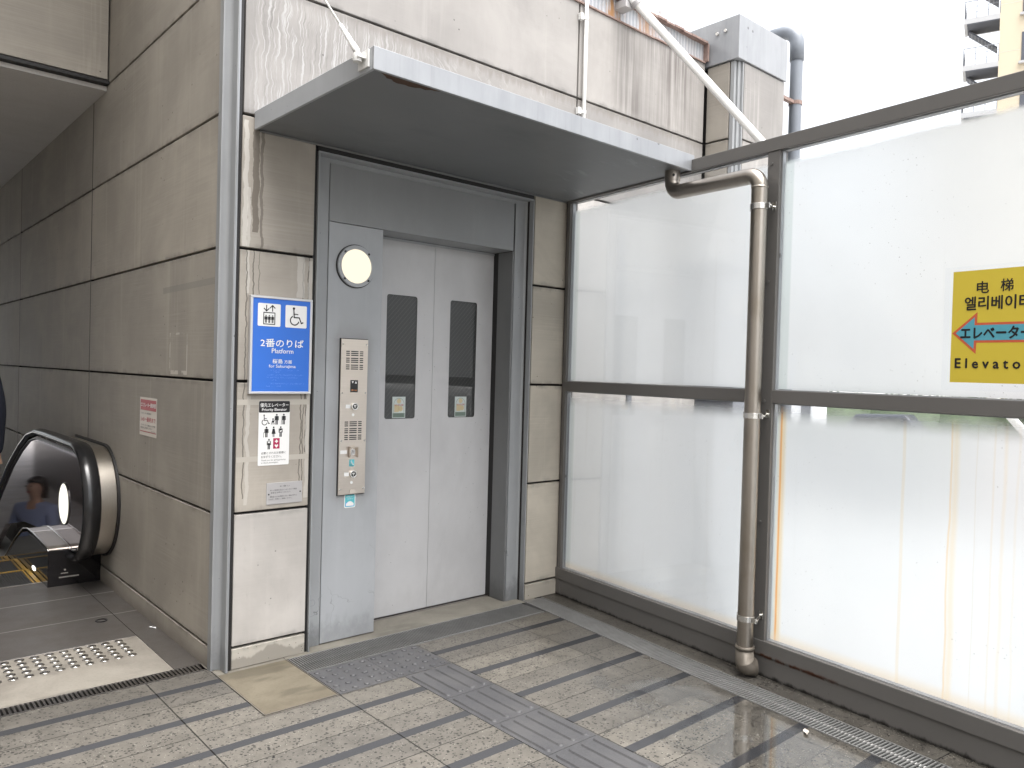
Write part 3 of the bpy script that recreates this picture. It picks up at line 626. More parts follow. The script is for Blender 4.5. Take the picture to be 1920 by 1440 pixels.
# ------------------------------------------------------------------ tactile paving
tp = thing('tactile_paving', 'grey tactile guide path of dotted and barred tiles leading to the lift doors', 'tactile paving', (.56, -.39, 0))
def dot_tile(x0, x1, y0, y1):
    b = MB(); b.box(x0+.0015, x1-.0015, y0+.0015, y1-.0015, -.03, .003)
    nx, ny = 5, 5
    for i in range(nx):
        for j in range(ny):
            cx = x0+(x1-x0)*(i+.5)/nx; cy = y0+(y1-y0)*(j+.5)/ny
            b.tube([(cx, cy, .002), (cx, cy, .0068), (cx, cy, .009)], [.0155, .0125, .0085], 14)
    b.build('dot_tile', 'tactile_grey', tp)
def bar_tile(x0, x1, y0, y1):
    b = MB(); b.box(x0+.0015, x1-.0015, y0+.0015, y1-.0015, -.03, .003)
    for i in range(4):
        cx = x0+(x1-x0)*(i+.5)/4; w = .0155; pts = []
        for k in range(9): q = math.pi*k/8; pts.append((cx+w*math.cos(q), y1-.03+w*math.sin(q), .002))
        for k in range(9): q = math.pi+math.pi*k/8; pts.append((cx+w*math.cos(q), y0+.03+w*math.sin(q), .002))
        top = [(cx+(px-cx)*.68, py+(.005 if py < (y0+y1)/2 else -.005), .0092) for px, py, _ in pts]
        i0 = len(b.v); n = len(pts); b.v += [Vector(q) for q in pts+top]
        for k in range(n): b.f.append((i0+k, i0+(k+1) % n, i0+n+(k+1) % n, i0+n+k))
        b.f.append(tuple(i0+n+k for k in range(n)))
    b.build('bar_tile', 'tactile_grey', tp)
dot_tile(.264, .5585, -.54, YF-.004); dot_tile(.5585, .853, -.54, YF-.004)
for k in range(7): bar_tile(.586, .853, -.545-.3085*(k+1), -.545-.3085*k)
st = thing('tactile_studs', 'rows of round steel warning studs on the concrete strip before the escalator', 'tactile studs', (-.9, .58, 0))
sm_ = MB(); sm_.tube([(0, 0, 0), (0, 0, .003), (0, 0, .005)], [.0205, .0185, .010], 18)
first = None
for i in range(17):
    for j in range(5):
        loc = Vector((-.283-.0605*i, .692-.057*j, .0005))
        if first is None:
            first = sm_.build('stud', 'bright_steel', st); first.location = loc
        else:
            o = first.copy(); COL.objects.link(o); o.parent = st; o.location = loc
        o_ = first
for ch in st.children: ch.matrix_parent_inverse = Matrix.Translation(-st.location)

# ------------------------------------------------------------------ station building
B = thing('station_building', 'grey concrete panelled station building housing the lift and the escalator passage', 'building', (0, 0, 0))
ZJ = [.1, .714, 1.318, 1.922, 2.526, 3.135, 3.735, 4.34]
J = .0065
def panel(x0, x1, z0, z1, mat, y=0.0, th=.03): return box(x0, x1, y, y+th, z0+J, z1-J).build('concrete_panel', mat, B, .003)
# narrow panels left of the doorway
mats = ['pale_concrete', 'front_concrete', 'front_concrete', 'front_concrete']
for k in range(4): panel(.008, .368, ZJ[k], ZJ[k+1], mats[k])
box(.008, .368, 0, .03, 0, ZJ[0]-J).build('plinth', 'plinth_concrete', B, .003)
for k in range(4): panel(1.822, 2.104, ZJ[k], ZJ[k+1], 'corner_concrete')
box(1.822, 2.115, 0, .03, 0, ZJ[0]-J).build('plinth', 'corner_concrete', B, .003)
# long bands above the canopy, with the vertical joint at x=2.157
for k in (4, 5):
    panel(.012, 2.15, ZJ[k], ZJ[k+1], 'bleached_concrete'); panel(2.164, 3.51, ZJ[k], ZJ[k+1], 'bleached_concrete')
for k in range(4): panel(2.164, 3.51, ZJ[k], ZJ[k+1], 'pale_concrete')
box(2.164, 3.51, 0, .03, 0, ZJ[0]-J).build('plinth', 'plinth_concrete', B)
# dark backing that shows in the joints
bk = MB(); bk.box(-.012, .392, .031, .2, -.02, 3.73); bk.box(1.80, 3.54, .031, .2, -.02, 3.73); bk.box(.392, 1.80, .031, .2, 2.47, 3.73)
bk.box(-.035, .2, .2, 2.3, -1, 3.73); bk.box(-.035, .3, 2.3, 12, -6, 3.73)
bk.build('joint_backing', 'dark_joint', B)
# side wall panels along the escalator passage (plane x = -0.065)
XW = -.065
YJ = [.078, 2.303, 4.78, 7.25, 9.7, 12.2]
for a in range(5):
    for k in range(7):
        z0, z1 = ZJ[k], ZJ[k+1]
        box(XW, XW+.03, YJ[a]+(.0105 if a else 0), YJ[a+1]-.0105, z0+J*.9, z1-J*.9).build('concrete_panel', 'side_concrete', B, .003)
    if a == 0: box(XW-.002, XW+.03, YJ[a], YJ[a+1]-.004, 0, ZJ[0]-.006).build('plinth', 'side_concrete', B)
for a in range(1, 5):
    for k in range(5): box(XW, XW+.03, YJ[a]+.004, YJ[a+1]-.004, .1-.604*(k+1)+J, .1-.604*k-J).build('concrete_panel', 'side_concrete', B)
jg = MB()
for a in range(1, 5): jg.box(XW+.0012, XW+.02, YJ[a]-.0105, YJ[a]+.0105, 0 if a < 2 else -3, 3.1)
jg.build('joint_seal', 'black_gasket', B)
# steel corner column (angle) at the meeting of the two walls
cc = MB(); cc.box(-.0695, -.024, .046, .062, 0, 4.3); cc.box(-.029, -.0235, -.018, .046, 0, 4.3)
pr = [(-.0695, .046), (-.0695, .03)]
cc.box(-.0735, -.0655, .036, .078, 0, 4.3)
for k in range(6): # rounded root of the rolled section
    q0, q1 = R(15*k), R(15*(k+1)); r_ = .018
    cc.face([(-.029-r_+r_*math.sin(q0), .046-r_+r_*math.cos(q0), 0), (-.029-r_+r_*math.sin(q1), .046-r_+r_*math.cos(q1), 0), (-.029-r_+r_*math.sin(q1), .046-r_+r_*math.cos(q1), 4.3), (-.029-r_+r_*math.sin(q0), .046-r_+r_*math.cos(q0), 4.3)], True)
cc.build('corner_column', 'column_paint', B, .0015)
box(-.0235, .004, .0, .046, 0, 4.3).build('column_gasket', 'black_gasket', B)
be = MB(); be.box(-.0235, -.0165, -.0185, -.0015, 0, 4.3); be.build('column_edge', 'fascia_zinc', B)
# parapet and its rusty lips
pa = MB(); pa.box(.0, 3.515, .012, .05, 3.74, 3.872); pa.build('parapet', 'rusty_parapet', B)
pl_ = MB()
for k in range(35):
    x0 = .0+k*.1; dz = random.uniform(-.003, .003); pl_.box(x0, min(x0+.1, 3.515), -.03+random.uniform(-.004, .004), .012, 3.868+dz, 3.882+dz)
    pl_.box(x0, min(x0+.1, 3.515), -.012+random.uniform(-.003, .003), .012, 3.728+dz, 3.738+dz)
pl_.box(3.50, 3.516, -.03, .012, 3.738, 3.868); pl_.build('parapet_edge', 'rust_edge', B)
box(0, 3.5, .05, 6, 3.70, 3.80).build('roof', 'ground_asphalt', B)
# square pier on the right with its capping box
tw = [(-.195, -.006)]
for z0, z1 in ((2.0, 3.14), (3.14, 3.705)): box(3.54, 3.57, -.192, -.004, z0+J, z1-J).build('concrete_panel', 'side_concrete', B, .003)
for z0, z1 in ((0, 1.0), (1.0, 2.0)): box(3.54, 3.57, -.192, -.004, z0+J, z1-J).build('concrete_panel', 'side_concrete', B)
for z0, z1 in ((0, 1.0), (1.0, 2.0), (2.0, 3.14), (3.14, 3.705)): box(3.63, 4.19, -.262, -.232, z0+J, z1-J).build('concrete_panel', 'tower_concrete', B, .003)
box(3.572, 4.19, -.231, 2.0, 0, 3.70).build('joint_backing', 'dark_joint', B)
tc = MB(); tc.box(3.545, 3.575, -.232, -.20, 0, 3.70); tc.box(3.575, 3.618, -.245, -.2315, 0, 3.70); tc.box(3.61, 3.622, -.262, -.245, 0, 3.7); tc.build('pier_column', 'column_paint', B, .002)
box(3.528, 4.2, -.274, 1.2, 3.706, 4.02).build('pier_cap', 'fascia_zinc', B, .004)
cb = MB()
for y_, z_ in ((-.09, 3.925), (-.16, 3.93)): cb.disc((3.528, y_, z_), (-1, 0, 0), .012, .012, 10)
cb.build('bolt', 'bright_steel', B)
# lintel and soffit over the escalator passage
for x0, x1 in ((-1.9, -.075), (-3.75, -1.908)):
    for z0, z1 in ((3.15, 3.735), (3.735, 4.34)): box(x0, x1, 1.934, 1.96, z0+J, z1-J).build('lintel_panel', 'side_concrete', B, .003)
lt = MB(); lt.box(-3.75, -.067, 1.961, 2.3, 3.13, 4.34); lt.box(-3.75, -.067, 1.925, 1.961, 3.128, 3.148); lt.build('lintel_channel', 'black_gasket', B)
box(-3.75, -.075, .75, 1.93, 4.62, 4.78).build('added_eave', 'soffit_board', B)  # added slab out of view, there to shade the lintel
box(-3.75, -.067, 1.98, 12.2, 3.098, 3.126).build('soffit', 'soffit_board', B)
bw = MB(); bw.box(-3.9, -3.4, -9, 12.5, -6, 8.5); bw.box(-3.75, .2, 2.3, 12.5, 4.34, 4.5); bw.build('sky_block_wall', 'blocker_concrete', B)  # unseen opposite wall, made tall and long to block skylight, with passage roof

# ------------------------------------------------------------------ lift entrance
E = thing('lift_entrance', 'grey steel lift doorway with two closed pale door leaves', 'lift entrance', (1.1, 0, 0))
ch = MB()
ch.box(.385, .392, -.004, .0545, 0, 2.436); ch.box(1.803, 1.811, -.004, .0545, 0, 2.436); ch.box(.392, 1.803, -.004, .0545, 2.428, 2.436)
ch.box(.392, .4735, .0545, .064, 0, 2.428); ch.box(1.7135, 1.803, .0545, .064, 0, 2.428); ch.box(.4735, 1.7135, .0545, .064, 2.405, 2.428)
for xa, sg in ((.392, 1), (1.803, -1)):   # rounded roots
    for k in range(5):
        q0, q1 = R(18*k), R(18*(k+1)); r_ = .02
        f = lambda q, z: (xa+sg*(r_-r_*math.cos(q)) , .0545-r_+r_*math.sin(q), z)
        ch.face([f(q0, 0), f(q1, 0), f(q1, 2.428), f(q0, 2.428)], True)
ch.build('channel_frame', 'frame_channel_paint', E, .001)
ck = MB(); ck.box(.3685, .3845, .012, .05, 0, 2.45); ck.box(1.8115, 1.8215, .012, .05, 0, 2.45); ck.box(.3845, 1.8115, .002, .05, 2.4365, 2.462); ck.build('seal', 'black_gasket', E)
box(.476, 1.7, .052, .082, 2.119, 2.404).build('header_panel', 'header_paint', E, .002)
hb = MB(); hb.box(.79, 1.7, .0825, .225, 2.119, 2.14); hb.build('header_soffit', 'frame_channel_paint', E)
box(.476, .788, .05, .26, 0.006, 2.116).build('side_panel', 'panel_paint', E, .002)
dk_ = MB(); dk_.box(1.7005, 1.7135, .066, .24, 0, 2.42); dk_.build('shadow_gap', 'black_gasket', E); dk_ = MB(); dk_.box(.392, .475, .066, .2, 0, 2.42); dk_.build('shadow_gap', 'black_gasket', E)
jb = MB(); jb.box(1.7, 1.712, .058, .19, 0, 2.117); jb.build('jamb', 'jamb_paint', E, .002)
box(1.712, 1.75, .196, .24, 0, 2.117).build('door_stop', 'panel_paint', E, .002)
bb = MB(); bb.box(.5, 1.78, .262, .30, 0, 2.3); bb.build('shaft_lining', 'black_gasket', E)
dtr = MB(); dtr.box(.80, 1.712, .224, .227, -.002, .004); dtr.build('door_track', 'black_gasket', E)
ds = MB(); ds.box(.79, 1.712, .205, .2235, -.01, .0015); ds.build('sill', 'deck_metal', E)
hd = MB(); hd.box(.79, 1.712, .228, .24, 2.104, 2.118); hd.build('door_hood', 'panel_paint', E)
def leaf(x0, x1, w0, w1, y):
    wz0, wz1 = 1.112, 1.806; r_ = .014
    # face with a rounded opening: outer ring of quads around the opening
    pts = []
    for cx, cz, a0 in ((w1-r_, wz1-r_, 0), (w0+r_, wz1-r_, 90), (w0+r_, wz0+r_, 180), (w1-r_, wz0+r_, 270)):
        for k in range(6): q = R(a0+18*k); pts.append((cx+r_*math.cos(q), cz+r_*math.sin(q)))
    b = MB()
    outer = [(x1, 2.108), (x0, 2.108), (x0, .006), (x1, .006)]
    n = 6
    for s_ in range(4):
        seg = pts[s_*n:(s_+1)*n]; o_ = outer[s_]; nx = outer[(s_+1) % 4]; nf = pts[((s_+1)*n) % len(pts)]
        for k in range(n-1): b.face([(o_[0], y, o_[1]), (seg[k+1][0], y, seg[k+1][1]), (seg[k][0], y, seg[k][1])])
        b.face([(o_[0], y, o_[1]), (nx[0], y, nx[1]), (nf[0], y, nf[1]), (seg[-1][0], y, seg[-1][1])])
    for k in range(len(pts)):
        a, c_ = pts[k], pts[(k+1) % len(pts)]
        b.face([(a[0], y, a[1]), (c_[0], y, c_[1]), (c_[0], y+.006, c_[1]), (a[0], y+.006, a[1])])
    b.box(x0, x1, y+.012, y+.028, .006, 2.108)
    b.face([(x0, y, .006), (x0, y, 2.108), (x0, y+.012, 2.108), (x0, y+.012, .006)]); b.face([(x1, y, .006), (x1, y+.012, .006), (x1, y+.012, 2.108), (x1, y, 2.108)])
    o = b.build('door_leaf', 'door_paint', E)
    w = MB(); w.box(w0-.004, w1+.004, y+.004, y+.0115, wz0-.004, wz1+.004); w.build('window_pane', 'wired_glass', o)
    sl = MB()
    for k in range(len(pts)):
        a, c_ = pts[k], pts[(k+1) % len(pts)]; f = .985
        m_ = ((w0+w1)/2, (wz0+wz1)/2); ins = lambda p: (p[0]+(.0035 if p[0] < m_[0] else -.0035), p[1]+(.0035 if p[1] < m_[1] else -.0035))
        ia, ic = ins(a), ins(c_)
        sl.face([(a[0], y+.0025, a[1]), (c_[0], y+.0025, c_[1]), (ic[0], y+.0035, ic[1]), (ia[0], y+.0035, ia[1])])
    sl.build('window_seal', 'black_gasket', o)
    return o
leaf(.80, 1.2535, .936, 1.139, .232); leaf(1.2565, 1.7125, 1.375, 1.5775, .233)
def door_sticker(x0, label):
    t = thing('door_sticker', label, 'sticker', (x0, .23, 1.115))
    S = Sheet((x0, .2345, 1.116), (1, 0, 0), (0, -1, 0)); w, h = .087, .12
    S.rect('sticker_pale', 0, w, 0, h, .0006); S.rect('sticker_green', .004, w-.004, .004, .028, .001)
    S.arc('sticker_green', w/2, .078, .034, 0, 180, .002, .0011); S.line('sticker_green', [(.0095, .078), (.0095, .03)], .002, .0011); S.line('sticker_green', [(w-.0095, .078), (w-.0095, .03)], .002, .0011)
    S.poly('amber', [(w/2-.03, .034), (w/2, .034), (w/2+.004, .07), (w/2-.03, .075)], .0008); S.circ('amber', w/2+.012, .052, .015, .0008); S.circ('amber', w/2, .095, .014, .0008)
    S.text('ink_red', 'はさまれ注意', w/2, .073, .011, .058, .01, .0012); S.text('ink_grey', '手をふれないで下さい', w/2, .02, .006, .066, 0, .0013); S.text('ink_grey', 'ドアにご注意', w/2, .010, .006, .06, 0, .0013)
    S.done(t, {'ink_red': 'lettering', 'ink_grey': 'lettering', 'sticker_pale': 'backing'})
door_sticker(.988, 'small pale sticker in the window of the left lift door leaf'); door_sticker(1.426, 'small pale sticker in the window of the right lift door leaf')

# ------------------------------------------------------------------ round lamp above the call panel
Lm = thing('wall_lamp', 'lit round bulkhead lamp with grey rim above the lift call panel', 'lamp', (.627, .05, 1.908))
LC = Vector((.627, .0498, 1.908))
MB().ring(LC, (0, -1, 0), .106, .1105, .006).build('gasket_ring', 'black_gasket', Lm)
MB().ring(LC, (0, -1, 0), .086, .106, .016).build('rim', 'panel_paint', Lm, .002)
lens = MB(); rings = [(.0865, .012), (.08, .016), (.06, .022), (.035, .026), (.012, .028)]
lens.tube([LC+Vector((0, -h, 0)) for r_, h in rings], [r_ for r_, h in rings], 40); lens.build('lens', 'lamp_glow', Lm, smooth=True)
for a in (45, 135, 225, 315):
    MB().disc(LC+Vector((.096*math.cos(R(a)), -.016, .096*math.sin(R(a)))), (0, -1, 0), .006, .003, 10).build('screw', 'black_plastic', Lm)

# ------------------------------------------------------------------ call panel
CP = thing('call_panel', 'tall stainless steel lift call panel with buttons and two speaker grilles', 'call panel', (.628, .05, .748))
cx = .628
box(cx-.0795, cx+.0795, .044, .0498, .744, 1.541).build('back_plate', 'black_gasket', CP)
FPY = .036
box(cx-.077, cx+.077, FPY, .0438, .7475, 1.5375).build('faceplate', 'brushed_steel', CP, .0012)
def grille(z0):
    b = MB()
    for blk in range(3):
        for k in range(3):
            z = z0-blk*.0345-k*.0098
            for a, c_ in ((-.049, -.029), (-.021, .021), (.029, .049)): b.box(cx+a, cx+c_, FPY-.0006, FPY+.002, z-.0026, z+.0026)
    b.build('speaker_grille', 'black_gasket', CP)
grille(1.475); grille(1.117)
for x_, z_ in ((-.067, 1.511), (.067, 1.511), (-.067, 1.264), (.067, 1.264), (-.067, 1.021), (.067, 1.021), (-.067, .775), (.067, .775)):
    MB().disc((cx+x_, FPY, z_), (0, -1, 0), .0048, .0028, 12, .001).build('screw', 'bright_steel', CP)
dp = box(cx-.0215, cx+.0215, FPY-.0015, FPY+.002, 1.268, 1.33).build('display', 'black_plastic', CP)
S = Sheet((cx, FPY-.0016, 1.268), (1, 0, 0), (0, -1, 0))
S.poly('sign_white', [(-.015, .056), (-.003, .056), (-.009, .045)], .0005); S.poly('sign_white', [(.003, .045), (.015, .045), (.009, .056)], .0005)
S.text('display_glow', 'ホーム', 0, .011, .009, .033, .01, .0005); S.done(dp, {'sign_white': 'arrows', 'display_glow': 'lettering'})
def button(z):
    b = MB().ring((cx+.003, FPY, z), (0, -1, 0), .013, .0185, .012, 28); o = b.build('button', 'bright_steel', CP, .001)
    MB().disc((cx+.003, FPY, z), (0, -1, 0), .0132, .010, 24).build('button_cap', 'black_plastic', o)
    S = Sheet((cx+.003, FPY-.0102, z), (1, 0, 0), (0, -1, 0)); S.poly('sign_white', [(-.0075, .007), (.0075, .007), (0, -.0085)], .0003); S.poly('ink_black', [(-.0028, .0042), (.0028, .0042), (0, -.003)], .0006); S.done(o, {'sign_white': 'arrow', 'ink_black': 'arrow_core'})
    pl = box(cx-.046, cx-.0185, FPY-.0015, FPY, z-.0095, z+.0095).build('name_plate', 'sign_white', CP)
    MB().disc((cx-.002, FPY, z-.043), (0, -1, 0), .0075, .0012, 16).build('indicator', 'sign_white', CP)
button(1.196); button(.851)
kb = MB(); kb.box(cx-.024, cx+.024, FPY-.003, FPY, .937, .991); kb.box(cx-.024, cx-.021, FPY-.022, FPY, .937, .991); kb.box(cx+.021, cx+.024, FPY-.022, FPY, .937, .991); kb.box(cx-.024, cx+.024, FPY-.022, FPY, .988, .991)
kk = kb.build('key_guard', 'brushed_steel', CP, .0006)
MB().ring((cx-.001, FPY-.003, .963), (0, -1, 0), .011, .015, .003, 26).build('key_ring', 'bright_steel', kk)
MB().disc((cx-.001, FPY-.003, .963), (0, -1, 0), .0112, .002, 22).build('key_cap', 'plate_grey', kk)
box(cx-.071, cx-.032, FPY-.0015, FPY, .956, .974).build('name_plate', 'sign_white', CP)
box(cx-.011, cx+.019, FPY-.0016, FPY, .753, .771).build('name_plate', 'warm_paper', CP)
wc = thing('wheelchair_sticker', 'tiny aqua wheelchair sticker on the call panel between the key switch and lower button', 'sticker', (cx, FPY, .908))
S = Sheet((cx-.003, FPY-.0003, .908), (1, 0, 0), (0, -1, 0)); S.rect('aqua', -.0145, .0145, -.0175, .0175, .0006); S.wheelchair('sign_white', -.002, -.013, .026, .003, .0011); S.done(wc, {'aqua': 'backing', 'sign_white': 'pictogram'})
aq = thing('aqua_sticker', 'square aqua sticker with white rim just below the call panel', 'sticker', (cx, .05, .71))
S = Sheet((cx-.001, .0497, .712), (1, 0, 0), (0, -1, 0)); S.rrect('sign_white', -.032, .032, -.0355, .0355, .008, .0004); S.rrect('aqua', -.028, .028, -.031, .031, .006, .0008)
S.text('sign_white', 'お手をふれて', 0, .021, .007, .04, .01, .0012); S.text('sign_white', 'ください', 0, .010, .006, .034, .01, .0012)
S.poly('pale_blue', [(-.024, -.028), (.024, -.028), (.024, -.018), (-.024, -.006)], .001); S.poly('sign_white', [(-.022, -.026)]+[(-.022+.044*k/10, -.014+.012*math.sin(math.pi*k/10)) for k in range(11)]+[(.022, -.026)], .0014); S.done(aq, {'sign_white': 'graphic', 'aqua': 'backing', 'pale_blue': 'graphic'})

# ------------------------------------------------------------------ signs on the narrow panels
PS = thing('platform_sign', 'blue platform sign with lift and wheelchair pictograms in an aluminium frame', 'sign', (.206, 0, 1.265))
fx0, fx1, fz0, fz1 = .053, .359, 1.262, 1.713
fr = MB(); fr.box(fx0, fx1, -.024, -.002, fz0, fz0+.011); fr.box(fx0, fx1, -.024, -.002, fz1-.011, fz1); fr.box(fx0, fx0+.012, -.024, -.002, fz0+.011, fz1-.011); fr.box(fx1-.012, fx1, -.024, -.002, fz0+.011, fz1-.011)
fr.build('frame', 'sign_frame', PS, .002)
box(fx0+.009, fx1-.009, -.0205, -.003, fz0+.009, fz1-.009).build('face', 'sign_blue', PS)
S = Sheet((.206, -.0206, 1.262), (1, 0, 0), (0, -1, 0))
# pictogram squares
S.rrect('sign_white', -.118, -.008, .312, .417, .006, .0005); S.rrect('sign_white', .016, .124, .312, .417, .006, .0005)
k = 'ink_black'; d = .001
bx, bz = -.063, .322
S.line(k, [(bx-.027, bz), (bx+.027, bz), (bx+.027, bz+.053), (bx-.027, bz+.053), (bx-.027, bz)], .004, d)
for q in (-.016, 0, .016): S.person(k, bx+q, bz+.006, .036, d)
S.line(k, [(bx-.014, bz+.087), (bx-.014, bz+.06)], .0045, d); S.line(k, [(bx-.026, bz+.072), (bx-.014, bz+.06), (bx-.002, bz+.072)], .0045, d)
S.line(k, [(bx+.015, bz+.06), (bx+.015, bz+.087)], .0045, d); S.line(k, [(bx+.003, bz+.075), (bx+.015, bz+.087), (bx+.027, bz+.075)], .0045, d)
S.wheelchair(k, .064, .326, .082, .0058, d)
S.text('sign_white', '2番のりば', .004, .236, .038, .212, .010, .0008); S.text('sign_white', 'Platform', .006, .2, .022, .107, .004, .0008)
S.text('sign_white', '桜島', -.018, .152, .021, .05, .009, .0008); S.text('sign_white', '方面', .034, .1505, .0165, .037, .006, .0008); S.text('sign_white', 'for Sakurajima', .006, .127, .0185, .132, .003, .0008)
rb = random.Random(3)
for row, (z_, u0, u1) in enumerate(((.112, -.05, .09), (.103, -.036, .0), (.09, -.064, .11), (.078, -.076, .105), (.066, -.05, -.02), (.05, -.064, .12), (.038, -.07, .02))):
    u = u0
    while u < u1:
        if rb.random() < .8:
            for a in range(2):
                for b_ in range(3):
                    if rb.random() < .5: S.circ('pale_blue', u+a*.0022, z_-b_*.0022, .0009, .0006, 6)
        u += .0062
S.done(PS, {'sign_white': 'lettering', 'ink_black': 'pictogram', 'pale_blue': 'braille'})
# masking where tape was: pale glue bars round the priority sticker are part of the wall
PR = thing('priority_sign', 'white priority lift sticker with black heading and rows of passenger pictograms', 'sign', (.187, 0, .93))
S = Sheet((.187, -.0002, .927), (1, 0, 0), (0, -1, 0))
S.rrect('sign_white', -.076, .077, 0, .301, .005, .0012); S.rrect('ink_black', -.0755, .0765, .247, .3005, .005, .0018)
PRW = Sheet((.187, -.0002, .927), (1, 0, 0), (0, -1, 0))
PRW.text('sign_white', '優先エレベーター', 0, .282, .0185, .138, .008, .0024); PRW.text('sign_white', 'Priority Elevator', 0, .259, .0165, .122, .012, .0024)
b_ = 'ink_black'; d = .0017
S.wheelchair(b_, -.046, .190, .048, .0035, d)
S.person(b_, .012, .19, .05, d); S.circ(b_, -.006, .216, .004, d, 10); S.poly(b_, [(-.014, .199), (.0, .199), (.0, .209), (-.009, .211)], d); S.circ(b_, -.011, .194, .003, d, 8); S.circ(b_, -.001, .194, .003, d, 8); S.line(b_, [(0, .209), (.008, .219)], .002, d)
S.person(b_, .047, .19, .05, d); S.line(b_, [(.037, .21), (.035, .19)], .002, d)
S.person(b_, -.037, .132, .049, d); S.line(b_, [(-.05, .155), (-.051, .132)], .002, d); S.person(b_, -.002, .132, .049, d, 1); S.person(b_, .033, .132, .049, d)
PRW.poly('sign_white', [(.028, .16), (.038, .164), (.038, .158), (.03, .154)], .0024)
S.person(b_, -.024, .075, .049, d); 
def heart(SH, key, u, v, r, d): SH.poly(key, [(u, v-r), (u-r, v+r*.2), (u-r*.85, v+r*.75), (u-r*.4, v+r*.8), (u, v+r*.4), (u+r*.4, v+r*.8), (u+r*.85, v+r*.75), (u+r, v+r*.2)], d)
heart(PRW, 'sign_white', -.024, .108, .006, .0024)
S.rect('wine', -.003, .029, .077, .126, d); PRW.rect('sign_white', .005, .021, .1085, .1145, .0024); PRW.rect('sign_white', .010, .016, .1035, .1195, .0025); heart(PRW, 'sign_white', .013, .0895, .009, .0024)
S.text('ink_grey', '必要とされるお客様に', 0, .058, .0115, .122, .008, d); S.text('ink_grey', 'おゆずりください。', -.011, .0405, .0115, .1, .008, d)
S.text('ink_grey', 'Thank you for giving priority', 0, .0235, .0085, .122, .005, d); S.text('ink_grey', 'to these passengers.', -.018, .012, .0085, .086, .005, d)
S.done(PR, {'sign_white': 'backing', 'ink_black': 'pictogram', 'wine': 'pictogram'}); PRW.done(PR, {'sign_white': 'lettering'})
TG = thing('tape_residue', 'pale square outline of tape residue around the priority lift sticker', 'tape residue', (.19, 0, .93))
S = Sheet((.0, -.0001, 0), (1, 0, 0), (0, -1, 0)); S.rect('tape_grey', .009, .366, 1.21, 1.235, .0004); S.done(TG, {'tape_grey': 'residue'}); S = Sheet((.0, -.0001, 0), (1, 0, 0), (0, -1, 0)); S.rect('tape_grey', .009, .366, .948, .972, .0004); S.done(TG, {'tape_grey': 'residue'})
NP = thing('notice_plate', 'small engraved grey metal notice plate low beside the lift doorway', 'plate', (.246, 0, .742))
box(.156, .335, -.0035, -.0002, .742, .8435).build('plate', 'plate_grey', NP, .001)
S = Sheet((.246, -.0036, .742), (1, 0, 0), (0, -1, 0))
S.text('ink_grey', 'お 願 い', 0, .083, .008, .05, 0, .0004)
for t_, z_, w_ in (('車いす使用の方はインターホンで係員', .066, .134), ('係員をお呼びください。', .0545, .1), ('運転扱いまでお時間をいただく場合がありま', .036, .134), ('ります。係員にご相談ください。', .0245, .116)): S.text('ink_grey', t_, -.006 if w_ > .13 else -.02, z_, .0072, w_, .003, .0004)
S.circ('ink_black', -.079, .048, .0038, .0004, 10); S.circ('ink_black', .079, .051, .0038, .0004, 10); S.done(NP, {'ink_black': 'screw'})
# notice on the side wall (plane x = XW, facing -X)
EN = thing('escalator_notice', 'red and white paper notice on the side wall above the escalator', 'notice', (XW, 1.03, .99))
S = Sheet((XW-.0002, 1.173, .988), (0, -1, 0), (-1, 0, 0)); w = .295; h = .21
S.rect('warm_paper', 0, w, 0, h, .0008); S.rect('paper_red', .012, w-.014, .14, .198, .0013); S.rect('paper_red', .008, w-.008, .02, .0245, .0013)
S2 = Sheet((XW-.0002, 1.173, .988), (0, -1, 0), (-1, 0, 0)); S2.text('sign_white', 'エスカレーター運転時間', w/2, .169, .024, w-.04, .012, .0018); S2.done(EN, {'sign_white': 'lettering'})
S.text('ink_grey', 'エスカレーター運転時間は', .11, .123, .010, .18, .01, .0013); S.text('ink_red', '5:45〜最終まで', w/2, .09, .026, w-.04, .012, .0013)
S.text('ink_grey', 'エスカレーターの運転をしない時間', w/2, .058, .010, w-.05, .01, .0013); S.text('ink_grey', '階段をご利用ください', .12, .043, .010, .2, .01, .0013); S.text('ink_grey', '西九条駅', .24, .0295, .006, .06, .0, .0013)
S.done(EN, {'warm_paper': 'backing'})

# ------------------------------------------------------------------ canopy
CN = thing('canopy', 'flat grey steel canopy slab projecting over the lift doorway', 'canopy', (1.0, 0, 2.5))
cx1 = lambda y: gx(y, -.012)
so_ = MB(); so_.prism([(.072, -.004, 2.466), (cx1(0), -.004, 2.466), (cx1(-1.012), -1.012, 2.466), (.072, -1.012, 2.466)], (0, 0, .008)); so_.build('soffit', 'soffit_paint', CN)
fa = MB(); fa.prism([(.06, -1.026, 2.462), (cx1(-1.026), -1.026, 2.462), (cx1(-1.026), -1.0125, 2.462), (.06, -1.0125, 2.462)], (0, 0, .083)); fa.build('fascia', 'fascia_zinc', CN, .002)
si_ = MB(); si_.box(.06, .0715, -1.012, -.004, 2.462, 2.545); si_.build('side_fascia', 'panel_paint', CN, .002)
tp_ = MB(); tp_.prism([(.072, -.004, 2.53), (cx1(0), -.004, 2.53), (cx1(-1.012), -1.012, 2.53), (.072, -1.012, 2.53)], (0, 0, .006)); tp_.build('top_sheet', 'fascia_zinc', CN)
ro_ = MB(); ro_.tube([(.085, -.012, 2.461), (2.08, -.012, 2.461)], .0055, 8); ro_.build('edge_trim', 'jamb_paint', CN)
ru = MB(); pts = [(.10, -1.011), (.37, -1.011), (.35, -1.0), (.33, -.996), (.315, -.981), (.29, -.984), (.275, -.972), (.25, -.966), (.232, -.97), (.2, -.962), (.18, -.968), (.165, -.98), (.145, -.978), (.13, -.992)]
